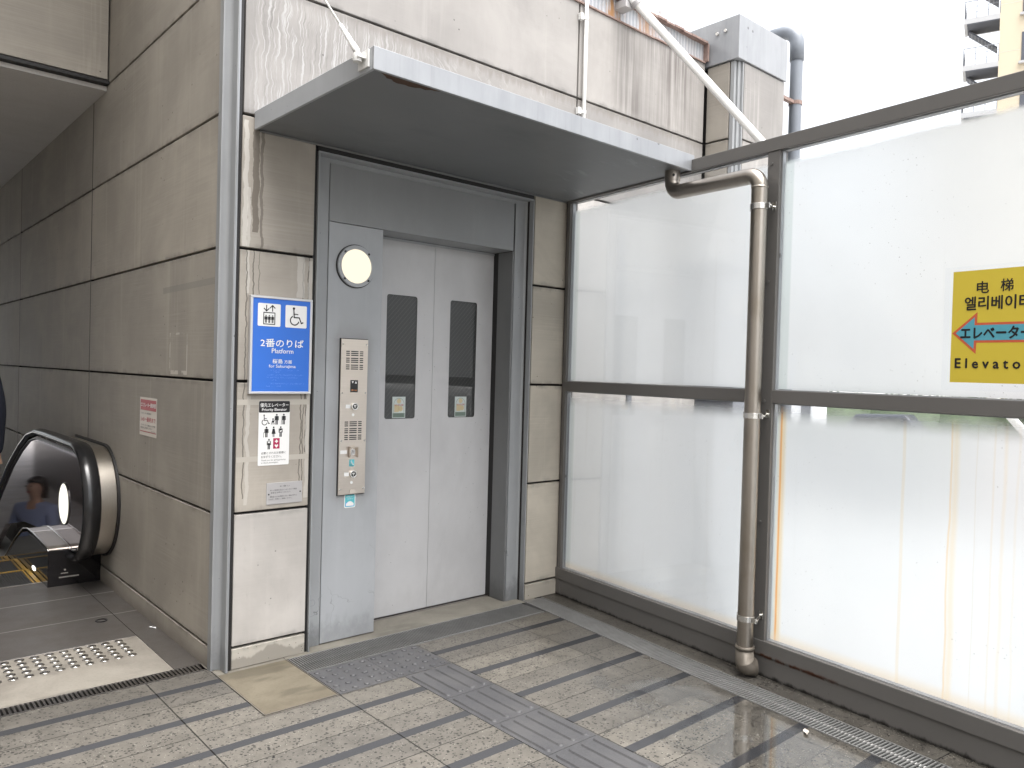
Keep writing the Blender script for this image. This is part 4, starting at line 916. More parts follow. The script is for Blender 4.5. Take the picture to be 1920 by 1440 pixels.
ru.prism([(a, b, 2.4645) for a, b in pts], (0, 0, -.0015)); ru.build('rust_patch', 'brown_stain', CN)
bk_ = MB(); bk_.box(.052, .0598, -1.0, -.93, 2.475, 2.538); bk_.frame_box((.02, -.985, 2.506), (.04, 0, 0), (0, .045, 0), (0, 0, .008)); bk_.disc((.03, -.963, 2.494), (0, 0, 1), .016, .03, 14); bk_.build('rod_bracket', 'white_paint', CN, .001)
# stay rod to the upper wall
a0 = Vector((.035, -.962, 2.525)); a1 = Vector((.065, .0, 3.52))
SR = thing('stay_rod', 'thin white stay rod from the canopy corner up to the wall', 'stay rod', a0)
dv = a1-a0
MB().tube([a0+dv*.14, a1], .0042, 10).build('rod', 'white_paint', SR)
MB().tube([a0, a0+dv*.015, a0+dv*.02, a0+dv*.05, a0+dv*.055, a0+dv*.10, a0+dv*.105, a0+dv*.15], [.009, .009, .013, .012, .0105, .0105, .008, .008], 14).build('turnbuckle', 'white_paint', SR)
# conduit with clamps
CD = thing('conduit', 'thin white conduit pipe clipped upright to the wall above the canopy', 'conduit', (2.193, -.02, 2.55))
MB().tube([(2.196, -.022, 2.545), (2.196, -.022, 3.96)], .0125, 12).build('pipe', 'white_paint', CD)
for z_ in (3.05, 3.64):
    c_ = MB(); c_.ring((2.196, -.022, z_-.01), (0, 0, 1), .0125, .0155, .02, 20); c_.box(2.155, 2.19, -.024, -.018, z_-.008, z_+.008); c_.box(2.14, 2.165, -.03, -.004, z_-.02, z_+.02); c_.build('clamp', 'white_paint', CD)
# short tube on the roof edge
RT = thing('roof_tube', 'short grey tube lying on the roof edge with a bracket plate', 'tube', (2.9, .1, 3.9))
MB().tube([(2.50, .06, 3.93), (3.02, .06, 3.93)], .03, 14).build('tube', 'white_paint', RT)
r_ = MB(); r_.box(3.0, 3.012, .03, .11, 3.872, 3.965); r_.box(2.56, 2.575, .0, .11, 3.872, 3.96); r_.build('bracket', 'plate_grey', RT)
# diagonal brace from the roof down beyond the glass screen
b0, b1 = Vector((2.40, -.04, 3.93)), Vector((4.95, -1.85, .05))
d0 = Vector((2.566, -.1, 3.842)); d1 = Vector((4.268, -1.492, 1.624)); dd = (d1-d0)
BR = thing('diagonal_brace', 'long white round brace slanting from the roof down behind the glass screen', 'brace', d0)
MB().tube([d0-dd*.04, d0+dd*1.6], .027, 18).build('tube', 'white_paint', BR)
q = MB(); q.box(2.50, 2.58, -.08, .03, 3.80, 3.85); q.ring(d0+dd*.0, dd, .027, .035, .03, 20); q.build('clamp', 'plate_grey', BR)
# grey vent pipe beside the pier
VP = thing('vent_pipe', 'grey plastic vent pipe with an elbow behind the square pier', 'pipe', (4.29, -.27, 0))
VX = 4.44
pth = [(VX, -.22, -.3), (VX, -.22, 4.08)]
for k in range(1, 7):
    q_ = R(90*k/6); pth.append((VX, -.22+.13*(1-math.cos(q_)), 4.08+.13*math.sin(q_)))
pth.append((VX, .7, 4.21))
MB().tube(pth, .048, 24).build('pipe', 'grey_pvc', VP)
MB().tube([(VX, -.22, 3.95), (VX, -.22, 4.08)]+pth[2:8]+[(VX, .03, 4.21)], .055, 24).build('elbow', 'grey_pvc', VP)
c_ = MB(); c_.box(4.19, VX-.045, -.235, -.2, 3.60, 3.625); c_.ring((VX, -.22, 3.595), (0, 0, 1), .048, .053, .03, 24); c_.build('clamp', 'rust_edge', VP)

# ------------------------------------------------------------------ glass screen
GS = thing('glass_screen', 'frosted glass screen wall in a dark grey steel frame beside the lift', 'glass screen', GP(1.5, 0))
SMAX = 6.1
PO = [(0.0, .03), (1.487, 1.553), (3.05, 3.116), (4.6, 4.666)]
for a, b in PO: gbox(a, b, -.03, .03, .1 if a else .0, 2.456).build('post', 'screen_paint', GS, .002)
gbox(-.05, SMAX, -.034, .034, 2.456, 2.52).build('top_rail', 'screen_paint', GS, .003)
gbox(-.05, SMAX, -.028, .034, -.01, .0975).build('base_plate', 'screen_paint', GS, .002)
gbox(-.05, SMAX, -.034, .034, .0985, .168).build('bottom_rail', 'screen_paint', GS, .003)
bays = [(.03, 1.487), (1.553, 3.05), (3.116, 4.6)]
for a, b in bays:
    gbox(a, b, -.03, .03, 1.281, 1.342).build('mid_rail', 'screen_paint', GS, .002)
    bd = MB()
    for z0, z1 in ((.168, 1.281), (1.342, 2.456)):
        pane = gbox(a+.004, b-.004, -.005, .005, z0+.004, z1-.004).build('pane', 'clear_glass', GS)
        up = z0 > 1
        f = MB(); f.face([GP(a+.005, z0+.006, .009), GP(b-.005, z0+.006, .009), GP(b-.005, z1-.006, .009), GP(a+.005, z1-.006, .009)])
        f.build('frosted_film', 'film_upper' if up else 'film_lower', pane)
        for s0, s1, y0, y1 in ((a, a+.004, z0, z1), (b-.004, b, z0, z1), (a+.004, b-.004, z0, z0+.004), (a+.004, b-.004, z1-.004, z1)): bd.gbox(s0, s1, -.012, .012, y0, y1)
    bd.build('glazing_bead', 'fascia_zinc', GS)
gbox(-.045, -.002, -.02, .03, 0, 2.456).build('end_seal', 'black_gasket', GS)
bt = MB()
for z_ in (2.40, 1.85, 1.29, .72, .24): bt.disc(GP(1.51, z_, -.03), -gn, .008, .004, 10)
bt.build('bolt', 'screen_paint', GS)
# yellow direction poster taped to the second pane
YP = thing('lift_poster', 'yellow laminated paper poster with a blue left arrow taped to the glass', 'poster', GP(2.6, 1.4, -.006))
S = Sheet(GP(2.337, 1.402, -.0055), -g, -gn)
lam = MB(); lam.frame_box(S.P(-.032, -.03, .0002), S.u*.66, S.v*.47, S.n*.0003); 
S.rect('sign_yellow', 0, .594, 0, .422, .0016)
S.text('ink_black', '电', .108, .357, .044, .042, .012, .0026); S.text('ink_black', '梯', .19, .36, .045, .042, .012, .0026)
S.text('ink_black', '엘리베이터', .157, .298, .05, .222, .018, .0026)
ar = [(.003, .187), (.092, .265), (.092, .225), (.52, .225), (.52, .15), (.092, .15), (.09, .108)]
S.poly('arrow_edge', ar, .0019); S.poly('arrow_blue', [(.016, .187), (.083, .246), (.083, .216), (.51, .216), (.51, .159), (.083, .159), (.082, .127)], .0022)
S.text('ink_black', 'エレベーター', .155, .187, .044, .24, .03, .0026)
S.text('ink_black', 'E l e v a t o r', .148, .073, .036, .26, .022, .0026)
S.done(YP, {'sign_yellow': 'sheet', 'arrow_edge': 'arrow_border', 'arrow_blue': 'arrow'})
lam.build('laminate', 'clear_glass', YP)

# ------------------------------------------------------------------ drainpipe
DP = thing('drainpipe', 'bent stainless steel drainpipe from the canopy down the glass screen frame', 'drainpipe', GP(1.5, 0, -.1))
V0 = GP(1.5, 0, -.1); rp = .0375
P0 = Vector((1.925, -.935, 2.466)); ztop = 2.352
hdir = Vector((V0.x-P0.x, V0.y-P0.y, 0)); hl = hdir.length; hdir.normalize()
def bend(c, a, b, r, n=7): # arc from direction a into direction b around corner c
    a, b = Vector(a), Vector(b); p0 = Vector(c)-a*r; out = []
    for k in range(n+1):
        q = math.pi/2*k/n; out.append(p0+a*r*math.sin(q)+b*r*(1-math.cos(q)))
    return out
c1 = Vector((P0.x, P0.y, ztop)); c2 = Vector((V0.x, V0.y, ztop-.01))
path = [P0]+bend(c1, (0, 0, -1), hdir, .055)+bend(c2, hdir, (0, 0, -1), .062)+[Vector((V0.x, V0.y, .12))]
MB().tube(path, rp, 24, caps=False).build('pipe', 'pipe_steel', DP)
cf_ = MB(); cf_.tube([P0+Vector((0, 0, .0)), P0+Vector((0, 0, -.05))], rp+.003, 24, caps=False); cf_.tube([V0+Vector((0, 0, 2.285)), V0+Vector((0, 0, 2.275))], rp+.0015, 24); cf_.build('sleeve', 'pipe_steel', DP)
MB().disc(P0+Vector((-.03, -.03, -.028)), (-1, -1, 0), .007, .003, 10).build('hole', 'black_gasket', DP)
for z_ in (2.19, 1.222, .276):
    c_ = MB(); c_.ring(V0+Vector((0, 0, z_-.013)), (0, 0, 1), rp, rp+.004, .026, 28)
    e_ = V0+Vector((0, 0, z_)); e1 = GP(1.522, z_+.008, -.032)
    c_.tube([e_-g*(rp+.002), e_-g*(rp+.024), e_-g*.045+gn*.03, e1], .006, 8); c_.frame_box(e_-g*(rp+.004)-gn*.01+Vector((0, 0, -.013)), -g*.022, gn*.006, (0, 0, .024)); c_.frame_box(e1+Vector((0, 0, -.018)), -g*.02, gn*.003, (0, 0, .04)); c_.frame_box(e_+g*(rp+.002)-gn*.006+Vector((0, 0, -.014)), g*.008, gn*.012, (0, 0, .028))
    c_.build('clamp', 'bright_steel', DP, .0006)
el = [V0+Vector((0, 0, .135)), V0+Vector((0, 0, .07))]+bend(V0+Vector((0, 0, .045)), (0, 0, -1), (-g*.55+gn*.83).normalized(), .03, 5)+[V0+Vector((0, 0, .045))+(-g*.55+gn*.83).normalized()*.055]
MB().tube(el, [rp+.004]*2+[rp+.006]*5+[rp+.003]*(len(el)-7), 22).build('shoe', 'dirty_steel', DP)
MB().tube([V0+Vector((0, 0, .128)), V0+Vector((0, 0, .145))], rp+.0065, 22).build('collar', 'dirty_steel', DP)

# ------------------------------------------------------------------ escalator
ES = thing('escalator', 'black escalator newel with steel end drum and handrail beside the side wall', 'escalator', (-.3, 2.0, 0))
HC = (1.872, .525); HR = .345
def loop(r, y_end, z_drop0=3.05, n=18):
    """profile of the handrail in (y,z): from lower return round the nose to the top run and down the incline"""
    pts = []
    for k in range(n+1):
        q = R(-90-180*k/n); pts.append((HC[0]+r*math.cos(q), HC[1]+r*math.sin(q)))
    top = HC[1]+r
    pts += [(2.3, top), (2.7, top), (3.0, top-.005), (3.25, top-.045), (3.55, top-.15), (4.0, top-.35), (y_end, top-.35-(y_end-4.0)*.577)]
    return pts
hp = [Vector((-.215, y, z)) for y, z in [(2.05, HC[1]-HR)]+loop(HR, 9.5)]
MB().tube(hp, .024, 14, rx=.05, up=(0, 0, 1)).build('handrail', 'rubber', ES)
def slab(pr, x0, x1): return MB().prism([(x0, y, z) for y, z in pr], (x1-x0, 0, 0))
inner = loop(HR-.035, 9.5)+[(9.5, -2.9), (4.2, .0), (3.4, .15), (2.9, .19), (2.0, .19)]
slab(inner, -.235, -.195).build('balustrade', 'mirror_panel', ES)
rimp = [Vector((-.238, y, z)) for y, z in loop(HR-.045, 9.5)]
MB().tube(rimp, .008, 8).build('guide_rail', 'black_plastic', ES)
drum = []
n = 72
for k in range(n+1):
    q = R(-90-180*k/n); drum.append((1.86+.335*math.cos(q), .525+.335*math.sin(q)))
slab(drum+[(2.6, .86), (2.6, .19)], -.192, -.079).build('end_drum', 'drum_steel', ES, .004)
drb = []
for k in range(n+1):
    q = R(-90-180*k/n); drb.append((1.86+.349*math.cos(q), .525+.349*math.sin(q)))
slab(drb+[(2.6, .874), (2.6, .176)], -.079, -.0655).build('drum_gasket', 'black_gasket', ES)
skirt = [(1.922, .002), (1.922, .222), (2.4, .236), (2.58, .234), (2.75, .2), (3.0, .095), (3.4, -.115), (9.5, -3.62), (9.5, -4.3), (3.4, -.7), (2.7, -.4), (1.922, -.3)]
slab(skirt, -.36, -.0655).build('newel_base', 'black_gloss', ES, .004)
dk = MB(); prof = [(1.935, .205), (1.95, .224), (2.0, .232), (2.4, .246), (2.58, .244), (2.75, .215), (3.0, .11), (3.4, -.10), (9.5, -3.6)]
for k in range(len(prof)-1):
    (ya, za), (yb, zb) = prof[k], prof[k+1]
    dk.frame_box((-.352, ya, za), (.118, 0, 0), (0, yb-ya, zb-za), (0, 0, .006))
dk.build('inner_deck', 'deck_metal', ES)
tr_ = MB()
for xx in (-.356, -.238): tr_.tube([(xx, y, z+.008) for y, z in prof], .0045, 8)
tr_.frame_box((-.352, 2.42, .2525), (.118, 0, 0), (0, .02, 0), (0, 0, .002)); tr_.build('deck_trim', 'bright_steel', ES)
MB().disc((-.3602, 2.36, .035), (-1, 0, 0), .001, .001, 8)
led = MB(); pts = []
for k in range(16):
    q = R(360*k/16); pts.append((-.3625, 2.33+.05*math.cos(q), .036+.014*math.sin(q)))
led.prism(pts, (.002, 0, 0)); led.build('step_light', 'led_glow', ES)
glow_disc = MB(); ic = Vector((-.2352, 2.115, .475)); glow_disc.tube([ic, ic+Vector((-.006, 0, 0)), ic+Vector((-.009, 0, 0))], [.128, .128, .12], 40); glow_disc.build('bright_disc', 'ring_glow', ES)  # flat glowing disc set on the balustrade face
MB().ring(ic, (-1, 0, 0), .128, .136, .006, 40).build('disc_rim', 'black_plastic', ES)
kp = MB(); kp.box(-.29, -.25, 1.9195, 1.9215, .075, .081); kp.box(-.30, -.19, 1.9195, 1.9215, .05, .058); kp.disc((-.268, 1.9215, .098), (0, -1, 0), .006, .003, 12); kp.build('key_plate', 'bright_steel', ES)
# steps going down away from the viewer
cmb = MB(); cmb.box(-1.36, -.362, 2.056, 2.075, -.02, .004); cmb.build('comb_plate', 'deck_metal', ES)
zz = 0; yy = 2.076
stp = []
for k in range(11):
    dz = [0, -.012, -.06, -.14][k] if k < 4 else -.2
    zz += dz; stp.append((yy, zz)); yy += .405 if k < 2 else .347
for k, (y0, z0) in enumerate(stp):
    b = MB(); L = .40
    b.box(-1.36, -.364, y0, y0+L, z0-.03, z0-.006)
    for j in range(66): xx = -1.35+j*.0148; b.box(xx, xx+.006, y0+.004, y0+L-.004, z0-.006, z0)
    b.face([(-1.36, y0+.004, z0-.24), (-.364, y0+.004, z0-.24), (-.364, y0, z0-.03), (-1.36, y0, z0-.03)])
    s_ = b.build('step', 'step_metal', ES)
    e_ = MB(); e_.box(-1.36, -.364, y0+L-.016, y0+L, z0-.02, z0+.0012); e_.box(-.388, -.364, y0, y0+L-.016, z0-.02, z0+.0012); e_.box(-.406, -.398, y0, y0+L-.016, z0-.02, z0+.0012); e_.box(-1.36, -1.336, y0, y0+L-.016, z0-.02, z0+.0012); e_.build('step_edge', 'yellow_edge', s_)
pit = MB(); pit.face([(-1.62, 2.056, -1.4), (-.36, 2.056, -1.4), (-.36, 2.056, -.03), (-1.62, 2.056, -.03)]); pit.face([(-3.4, 2.0, -1.6), (-.06, 2.0, -1.6), (-.06, 12.2, -5.2), (-3.4, 12.2, -5.2)])
pit.box(-1.64, -1.37, 2.056, 9.5, -.6, .22); pit.build('pit', 'black_plastic', ES)
# far balustrade, same section mirrored
MB().tube([Vector((-1.51, p_.y, p_.z)) for p_ in hp], .024, 10, rx=.05, up=(0, 0, 1)).build('handrail', 'rubber', ES)
slab(inner, -1.53, -1.49).build('balustrade', 'black_gloss', ES)
# small litter on the floor
LR = tag(MB().ring((-.268, 1.075, .002), (0, 0, 1), .021, .03, .003, 26).build('floor_ring', 'black_plastic'), 'small black ring fitting on the floor beside the escalator landing', 'floor ring')
LT_ = MB(); LT_.tube([(-.094, .80, .005), (-.082, .778, .005)], .0036, 8); LT_.tube([(-.094, .80, .005), (-.102, .815, .005)], .004, 8)
tag(LT_.build('cigarette_butt', 'sign_white'), 'cigarette butt lying against the foot of the side wall', 'litter')
lf = MB()
ctr = Vector((1.50, -1.99, .004)); ax_ = Vector((.8, .6, 0)); bx_ = Vector((-.6, .8, 0))
for k in range(6):
    u0, u1 = k/6, (k+1)/6; w0, w1 = math.sin(math.pi*u0)*.011, math.sin(math.pi*u1)*.011
    h0, h1 = .004*math.sin(7*u0), .004*math.sin(7*u1)
    for sg in (-1, 1):
        q = [ctr+ax_*(.05*u0)+Vector((0, 0, abs(h0))), ctr+ax_*(.05*u1)+Vector((0, 0, abs(h1))), ctr+ax_*(.05*u1)+bx_*w1*sg+Vector((0, 0, abs(h1)+.003)), ctr+ax_*(.05*u0)+bx_*w0*sg+Vector((0, 0, abs(h0)+.003))]
        lf.face(q if sg > 0 else q[::-1])
tag(lf.build('dead_leaf', 'warm_paper'), 'small pale dead leaf on the wet paving near the long drain grate', 'leaf')

# ------------------------------------------------------------------ people
def skin_mesh(verts, edges, radii, root=0, sub=2):
    me = bpy.data.meshes.new('tmp'); me.from_pydata([tuple(v) for v in verts], edges, [])
    o = bpy.data.objects.new('tmp', me); COL.objects.link(o)
    o.modifiers.new('skin', 'SKIN'); me.skin_vertices[0].data
    for i, r_ in enumerate(radii):
        sv = me.skin_vertices[0].data[i]; sv.radius = r_ if isinstance(r_, tuple) else (r_, r_); sv.use_root = (i == root)
    s_ = o.modifiers.new('sub', 'SUBSURF'); s_.levels = sub; s_.render_levels = sub
    bpy.context.view_layer.update(); dg = bpy.context.evaluated_depsgraph_get(); ev = o.evaluated_get(dg)
    m = bpy.data.meshes.new_from_object(ev); vs_ = [v.co.copy() for v in m.vertices]; fs = [tuple(p.vertices) for p in m.polygons]
    bpy.data.objects.remove(o); bpy.data.meshes.remove(m)
    return vs_, fs
def person(label, loc, heading, H, top, legs, hair_r, arms, long_hair=False):
    t = thing('person', label, 'person', loc)
    M_ = Matrix.Translation(loc) @ Matrix.Rotation(heading, 4, 'Z')      # local +Y is where the person faces
    k = H/1.65
    def put(mb, name, mat, smooth=True):
        mb.v = [M_ @ (v*k) for v in mb.v]; return mb.build(name, mat, t, smooth=smooth)
    # joints
    hipL, hipR = (-.09, 0, .86), (.09, 0, .86)
    V = [(0, 0, .90), (0, .0, 1.02), (0, .005, 1.2), (0, 0, 1.34), (0, .005, 1.42), (0, .015, 1.47), (0, .02, 1.54), (0, .02, 1.615)]
    Rr = [(.15, .1), (.125, .09), (.145, .1), (.12, .08), .05, .052, (.078, .095), (.06, .075)]
    Ed = [(0, 1), (1, 2), (2, 3), (3, 4), (4, 5), (5, 6), (6, 7)]
    for sgn, arm in ((-1, arms[0]), (1, arms[1])):
        i = len(V); V += [(sgn*.17, 0, 1.33), arm[0], arm[1], arm[2]]; Rr += [.055, .043, .03, .026]; Ed += [(3, i), (i, i+1), (i+1, i+2), (i+2, i+3)]
        j = len(V); V += [(sgn*.09, 0, .84), (sgn*.095, .02, .47), (sgn*.095, -.01, .09), (sgn*.1, .11, .035)]; Rr += [.085, .058, .042, .036]; Ed += [(0, j), (j, j+1), (j+1, j+2), (j+2, j+3)]
        # five fingers and thumb rooted in the hand
        h = Vector(arm[2]); dirn = (h-Vector(arm[1])).normalized(); side = dirn.cross(Vector((0, 0, 1))); side = side.normalized() if side.length > .1 else Vector((0, 1, 0))
        for q in range(4):
            f0 = h+side*(.011*(q-1.5)); l_ = (.06, .072, .07, .055)[q]; a = len(V); V += [tuple(f0+dirn*.03), tuple(f0+dirn*(.03+l_*.6)), tuple(f0+dirn*(.03+l_*.9)+Vector((0, .015, 0)))]; Rr += [.0095, .0085, .0075]; Ed += [(i+3, a), (a, a+1), (a+1, a+2)]
        a = len(V); V += [tuple(h+side*.028+dirn*.01), tuple(h+side*.038+dirn*.045)]; Rr += [.01, .009]; Ed += [(i+3, a), (a, a+1)]
    vs_, fs = skin_mesh(V, Ed, Rr)
    # nose and ears: pull the face forward a little
    for v in vs_:
        if v.z > 1.5 and v.y > .08: v.y += .022*math.exp(-((v.x/.014)**2)-((v.z-1.56)/.022)**2)
    b = MB().raw(vs_, fs, True)
    fx = MB()
    body = put(b, 'body', 'skin')
    for nm, mt, pts, rr in (('eyes', 'black_plastic', [(-.03, .108, 1.575), (.03, .108, 1.575)], .0085), ('mouth', 'wine', [(-.012, .107, 1.517), (.012, .107, 1.517)], .007)):
        m_ = MB()
        for p_ in pts: m_.tube([(p_[0], p_[1]-rr, p_[2]), p_, (p_[0], p_[1]+rr*.4, p_[2])], [rr*.6, rr, rr*.4], 10)
        put(m_, nm, mt)
    # clothing: same skeleton with wider radii
    tv = [V[0], V[1], V[2], (0, 0, 1.345), (0, .004, 1.41)]; tr = [(.168, .122), (.15, .112), (.165, .12), (.135, .092), .06]; te = [(0, 1), (1, 2), (2, 3), (3, 4)]
    for sgn, arm in ((-1, arms[0]), (1, arms[1])):
        i = len(tv); w_ = Vector(arm[2])+(Vector(arm[1])-Vector(arm[2]))*.18
        tv += [(sgn*.175, 0, 1.335), arm[0], arm[1], tuple(w_)][:4]; tr += [.072, .062, .047, .04]; te += [(3, i), (i, i+1), (i+1, i+2), (i+2, i+3)]
    vs_, fs = skin_mesh(tv, te, tr); put(MB().raw(vs_, fs, True), 'jacket' if top == 'navy_cloth' else 'shirt', top)
    lv = [(0, 0, .93), (0, 0, .86)]; lr = [(.16, .118), (.17, .125)]; le = [(0, 1)]
    for sgn in (-1, 1):
        i = len(lv); lv += [(sgn*.092, 0, .80), (sgn*.097, .02, .47), (sgn*.097, -.01, .08)]; lr += [.1, .078, .066]; le += [(1, i), (i, i+1), (i+1, i+2)]
    vs_, fs = skin_mesh(lv, le, lr); put(MB().raw(vs_, fs, True), 'trousers', legs)
    hb_ = MB(); rows, seg = 11, 28; hv = []; low = 1.43 if long_hair else 1.49
    for i in range(rows+1):
        zz_ = 1.672+(low-1.672)*(i/rows)**1.15
        q = min(1, max(0, (1.672-zz_)/.1)); rr_ = math.sqrt(max(0, 1-(1-q)**2))
        for j in range(seg):
            a_ = 2*math.pi*j/seg; wv = 1+.035*math.sin(5*a_+i*.7)
            x_, y_ = .093*rr_*wv*math.cos(a_), -.012+.108*rr_*wv*math.sin(a_)
            if zz_ < 1.615: y_ = min(y_, .035-.5*(1.615-zz_))        # leaves the face and the neck front bare
            hv.append((x_, y_, zz_))
    hf = [(i*seg+j, i*seg+(j+1) % seg, (i+1)*seg+(j+1) % seg, (i+1)*seg+j) for i in range(rows) for j in range(seg)]
    hf.append(tuple(rows*seg+j for j in range(seg)))
    put(hb_.raw(hv, hf, True), 'hair', 'hair')
    sh = MB()
    for sgn in (-1, 1): sh.tube([(sgn*.098, -.06, .04), (sgn*.098, .02, .045), (sgn*.1, .13, .03), (sgn*.1, .17, .025)], [.035, .045, .038, .02], 12)
    put(sh, 'shoes', 'black_cloth')
    return t
relaxed = (((-.225, -.01, 1.08), (-.235, .03, .85), (-.235, .05, .77)), ((.225, -.01, 1.08), (.235, .03, .85), (.235, .05, .77)))
phone = (((-.235, .03, 1.09), (-.13, .22, 1.0), (-.07, .27, 1.03)), ((.235, .03, 1.09), (.13, .22, 1.0), (.07, .27, 1.03)))
person('person in a navy jacket and dark trousers standing at the top of the escalator', (-.83, 2.17, .0), R(4), 1.66, 'navy_cloth', 'navy_cloth', .1, relaxed)
person('dark haired person in a blue shirt on the escalator, seen mirrored in its black side', (-.68, 5.45, -1.412), R(-130), 1.62, 'blue_shirt', 'black_cloth', .1, phone, True)

# ------------------------------------------------------------------ beyond the screen
def building():
    t = thing('apartment_block', 'cream high rise block with white outdoor stair landings far behind the screen', 'building', (28, 2, -.3))
    A = Vector((27.28, 5.34, 0)); u = Vector((.19, -.635, 0)).normalized(); w = Vector((u.y*-1, u.x, 0)) # u along the near face, w away
    if w.x < 0: w = -w
    b = MB(); b.frame_box(A+Vector((0, 0, -.3)), u*14, w*9, (0, 0, 24)); b.build('wall', 'cream_wall', t)
    for fl in range(14):
        z = .9+1.553*fl
        wn_ = MB(); wn_.frame_box(A+u*.62+Vector((0, 0, z+.05))-w*.02, u*.9, w*.05, (0, 0, .95)); win = wn_.build('window', 'under_dark', t)
        s_ = MB(); s_.frame_box(A+u*.55+Vector((0, 0, z-.02))-w*.12, u*1.1, w*.14, (0, 0, .07)); s_.build('sill', 'white_deck', win)
        j_ = MB(); j_.frame_box(A+Vector((0, 0, z+.45))-w*.004, u*.6, w*.006, (0, 0, .012)); j_.build('joint_line', 'warm_paper', t)
        # stair landing: deck, flight underside, railing
        zb = z+.025
        dk = MB(); dk.frame_box(A-u*1.02+Vector((0, 0, zb)), u*1.02, w*1.1, (0, 0, .17)); dk.build('stair_landing', 'white_deck', t)
        fl_ = MB(); fl_.frame_box(A-u*.93+Vector((0, 0, zb-.03)), u*.93, w*.95, (0, 0, .025))
        p0 = A-u*.9+w*.55; fl_.frame_box(p0+Vector((0, 0, zb-.06)), u*.85+Vector((0, 0, -.72)), w*.5, (0, 0, .06)); f_ = fl_.build('stair_flight', 'under_dark', t)
        st_ = MB()
        for k in range(8): st_.frame_box(p0+u*(.08+.1*k)+Vector((0, 0, zb-.09-.085*k-.06)), u*.05, w*.5, (0, 0, .03))
        st_.build('treads', 'rail_grey', f_)
        rl = MB(); zr = zb+.17
        for hh in (.18, .36, .56):
            rl.tube([A-u*1.0+Vector((0, 0, zr+hh)), A+Vector((0, 0, zr+hh))], .012 if hh > .5 else .006, 6); rl.tube([A-u*1.0+Vector((0, 0, zr+hh)), A-u*1.0+w*1.05+Vector((0, 0, zr+hh))], .012 if hh > .5 else .006, 6)
        for q in (0, .33, .66, 1.0): rl.tube([A-u*q+Vector((0, 0, zr)), A-u*q+Vector((0, 0, zr+.56))], .01, 6)
        for q in (.35, .7, 1.05): rl.tube([A-u*1.0+w*q+Vector((0, 0, zr)), A-u*1.0+w*q+Vector((0, 0, zr+.56))], .01, 6)
        rl.build('railing', 'rail_grey', t)
building()
def leafmass(name, label, cat, c, size, n, leaf=.16, seed=1, group=None, trunk=False):
    rr = random.Random(seed); t = thing(name, label, cat, (c[0], c[1], -.32), group); b = MB(); c = Vector(c)
    for k in range(n):
        while True:
            v = Vector((rr.uniform(-1, 1), rr.uniform(-1, 1), rr.uniform(-1, 1)))
            if v.length < 1: break
        p_ = c+Vector((v.x*size[0], v.y*size[1], v.z*size[2])); a = Vector((rr.gauss(0, 1), rr.gauss(0, 1), rr.gauss(0, 1))).normalized(); d_ = a.cross(Vector((rr.gauss(0, 1), rr.gauss(0, 1), rr.gauss(0, 1)))).normalized(); l_ = leaf*rr.uniform(.6, 1.3)
        b.face([p_-a*l_*.5, p_+d_*l_*.25, p_+a*l_*.5, p_-d_*l_*.25])
    b.build('crown' if trunk else 'foliage', 'leaf', t)
    cr = MB(); rings = [c+Vector((0, 0, size[2]*.86*math.cos(math.pi*(q+.02)/12.04))) for q in range(13)]
    cr.tube(rings, [max(.02, size[1]*.86*math.sin(math.pi*(q+.02)/12.04)) for q in range(13)], 18, rx=None); cr.build('inner_twigs', 'leaf_dark', t)
    s_ = MB(); s_.tube([(c.x, c.y, -.32), (c.x+.05, c.y, c.z)], .07, 8); s_.build('trunk' if trunk else 'stem', 'under_dark', t)
for k, (x_, y_) in enumerate(((9.35, 2.3), (9.65, 1.3), (9.9, .55), (10.2, -.1))):
    leafmass('hedge_shrub', ('clipped green shrub seen blurred through the clear band, nearest the post', 'second green shrub through the clear band of glass', 'third green shrub through the clear band of glass', 'fourth green shrub, farthest right behind the glass')[k], 'shrub', (x_+1.2, y_, .55), (.55, .85, .75), 3500, .065, k+3, 'green shrubs beyond the glass screen')
K = thing('kiosk', 'white boxy cabinet beyond the glass, seen through the clear band', 'kiosk', (9.2, 2.25, -.32))
box(9.15, 9.55, 1.95, 2.35, -.32, 1.25).build('body', 'kiosk_white', K, .02); kd = MB(); kd.box(9.14, 9.15, 2.0, 2.14, -.1, 1.1); kd.build('door', 'rail_grey', K); kt = MB(); kt.box(9.1, 9.6, 1.9, 2.4, 1.25, 1.32); kt.build('roof', 'kiosk_white', K)
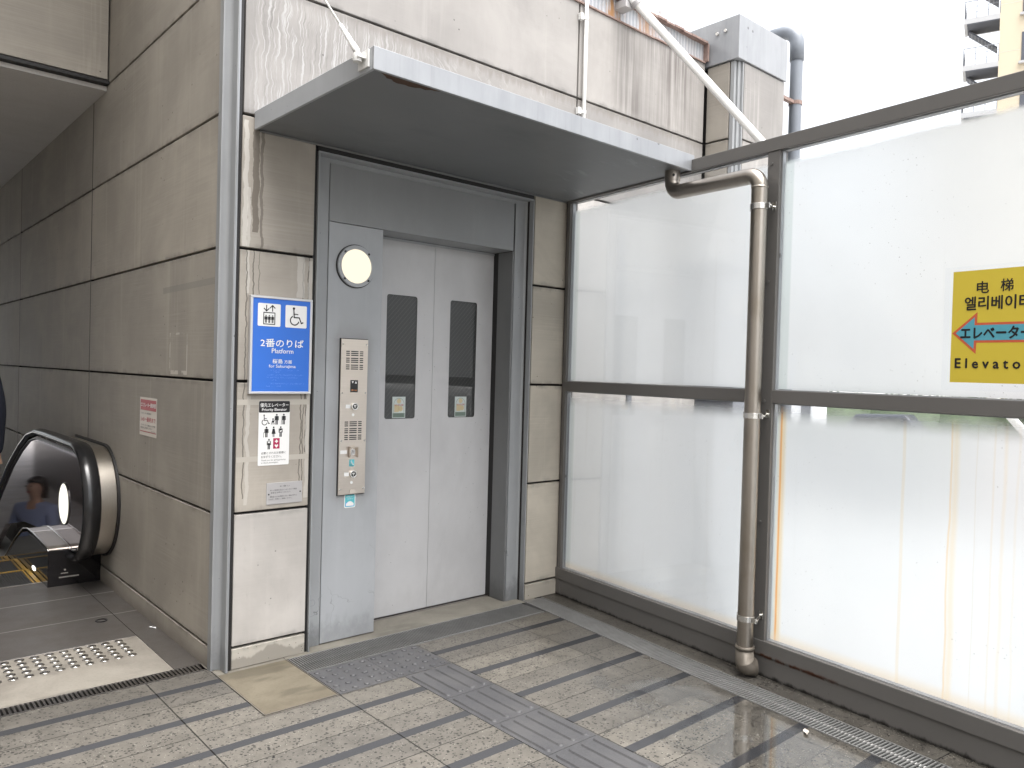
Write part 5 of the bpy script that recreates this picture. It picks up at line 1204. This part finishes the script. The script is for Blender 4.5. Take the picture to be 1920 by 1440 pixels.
HW = thing('pink_house', 'pale pink low house wall beyond the glass at right', 'house', (11, -1.2, -.32))
box(10.6, 13.5, -2.6, -.35, -.32, 2.0).build('wall', 'pink_wall', HW); pr_ = MB(); pr_.prism([(10.4, -2.8, 2.0), (10.4, -.15, 2.0), (10.4, -1.45, 2.8)], (3.3, 0, 0)); pr_.build('roof', 'rail_grey', HW)
# parked car, low and dark
CR = thing('parked_car', 'dark parked car beyond the glass between the shrubs', 'car', (9.9, 1.5, -.32))
cp = [(0, .25), (0, .62), (.15, .72), (.9, .8), (1.35, 1.22), (2.5, 1.25), (3.1, .85), (3.7, .78), (3.8, .3)]
bm_ = MB(); bm_.prism([(10.0, 2.6-y_*.62, -.32+z_) for y_, z_ in cp], (1.5, 0, 0)); bm_.build('body', 'van_dark', CR, .04)
wn_ = MB(); wn_.prism([(9.995, 2.6-y_*.62, -.32+z_) for y_, z_ in ((1.05, .84), (1.42, 1.16), (2.4, 1.18), (2.9, .86))], (.02, 0, 0)); wn_.build('window', 'black_gloss', CR)
for y_ in (.75, 3.0): MB().disc((10.0, 2.6-y_*.62, -.04), (-1, 0, 0), .27, .05, 20).build('wheel', 'rubber', CR)
# things standing close behind the first frosted bay
PB = thing('pole', 'thin grey pole just behind the frosted glass next to the lift wall', 'pole', GP(.15, -.32, .4))
MB().tube([GP(.15, -.32, .4), GP(.15, 2.3, .4)], .02, 12).build('shaft', 'rail_grey', PB); MB().disc(GP(.15, -.318, .4), (0, 0, 1), .07, .015, 16).build('foot_plate', 'rail_grey', PB)
UC = thing('utility_cabinet', 'tall dark grey utility cabinet blurred behind the frosted glass near the drainpipe', 'cabinet', GP(.6, -.32, .85))
gbox(.44, .74, .7, 1.0, -.25, 2.05).build('body', 'rail_grey', UC, .008); gbox(.455, .725, .692, .699, -.2, 2.0).build('door', 'under_dark', UC, .003); gbox(.42, .76, .68, 1.02, 2.05, 2.09).build('top_cover', 'rail_grey', UC, .004); gbox(.45, .73, .71, .99, -.32, -.25).build('plinth', 'under_dark', UC)
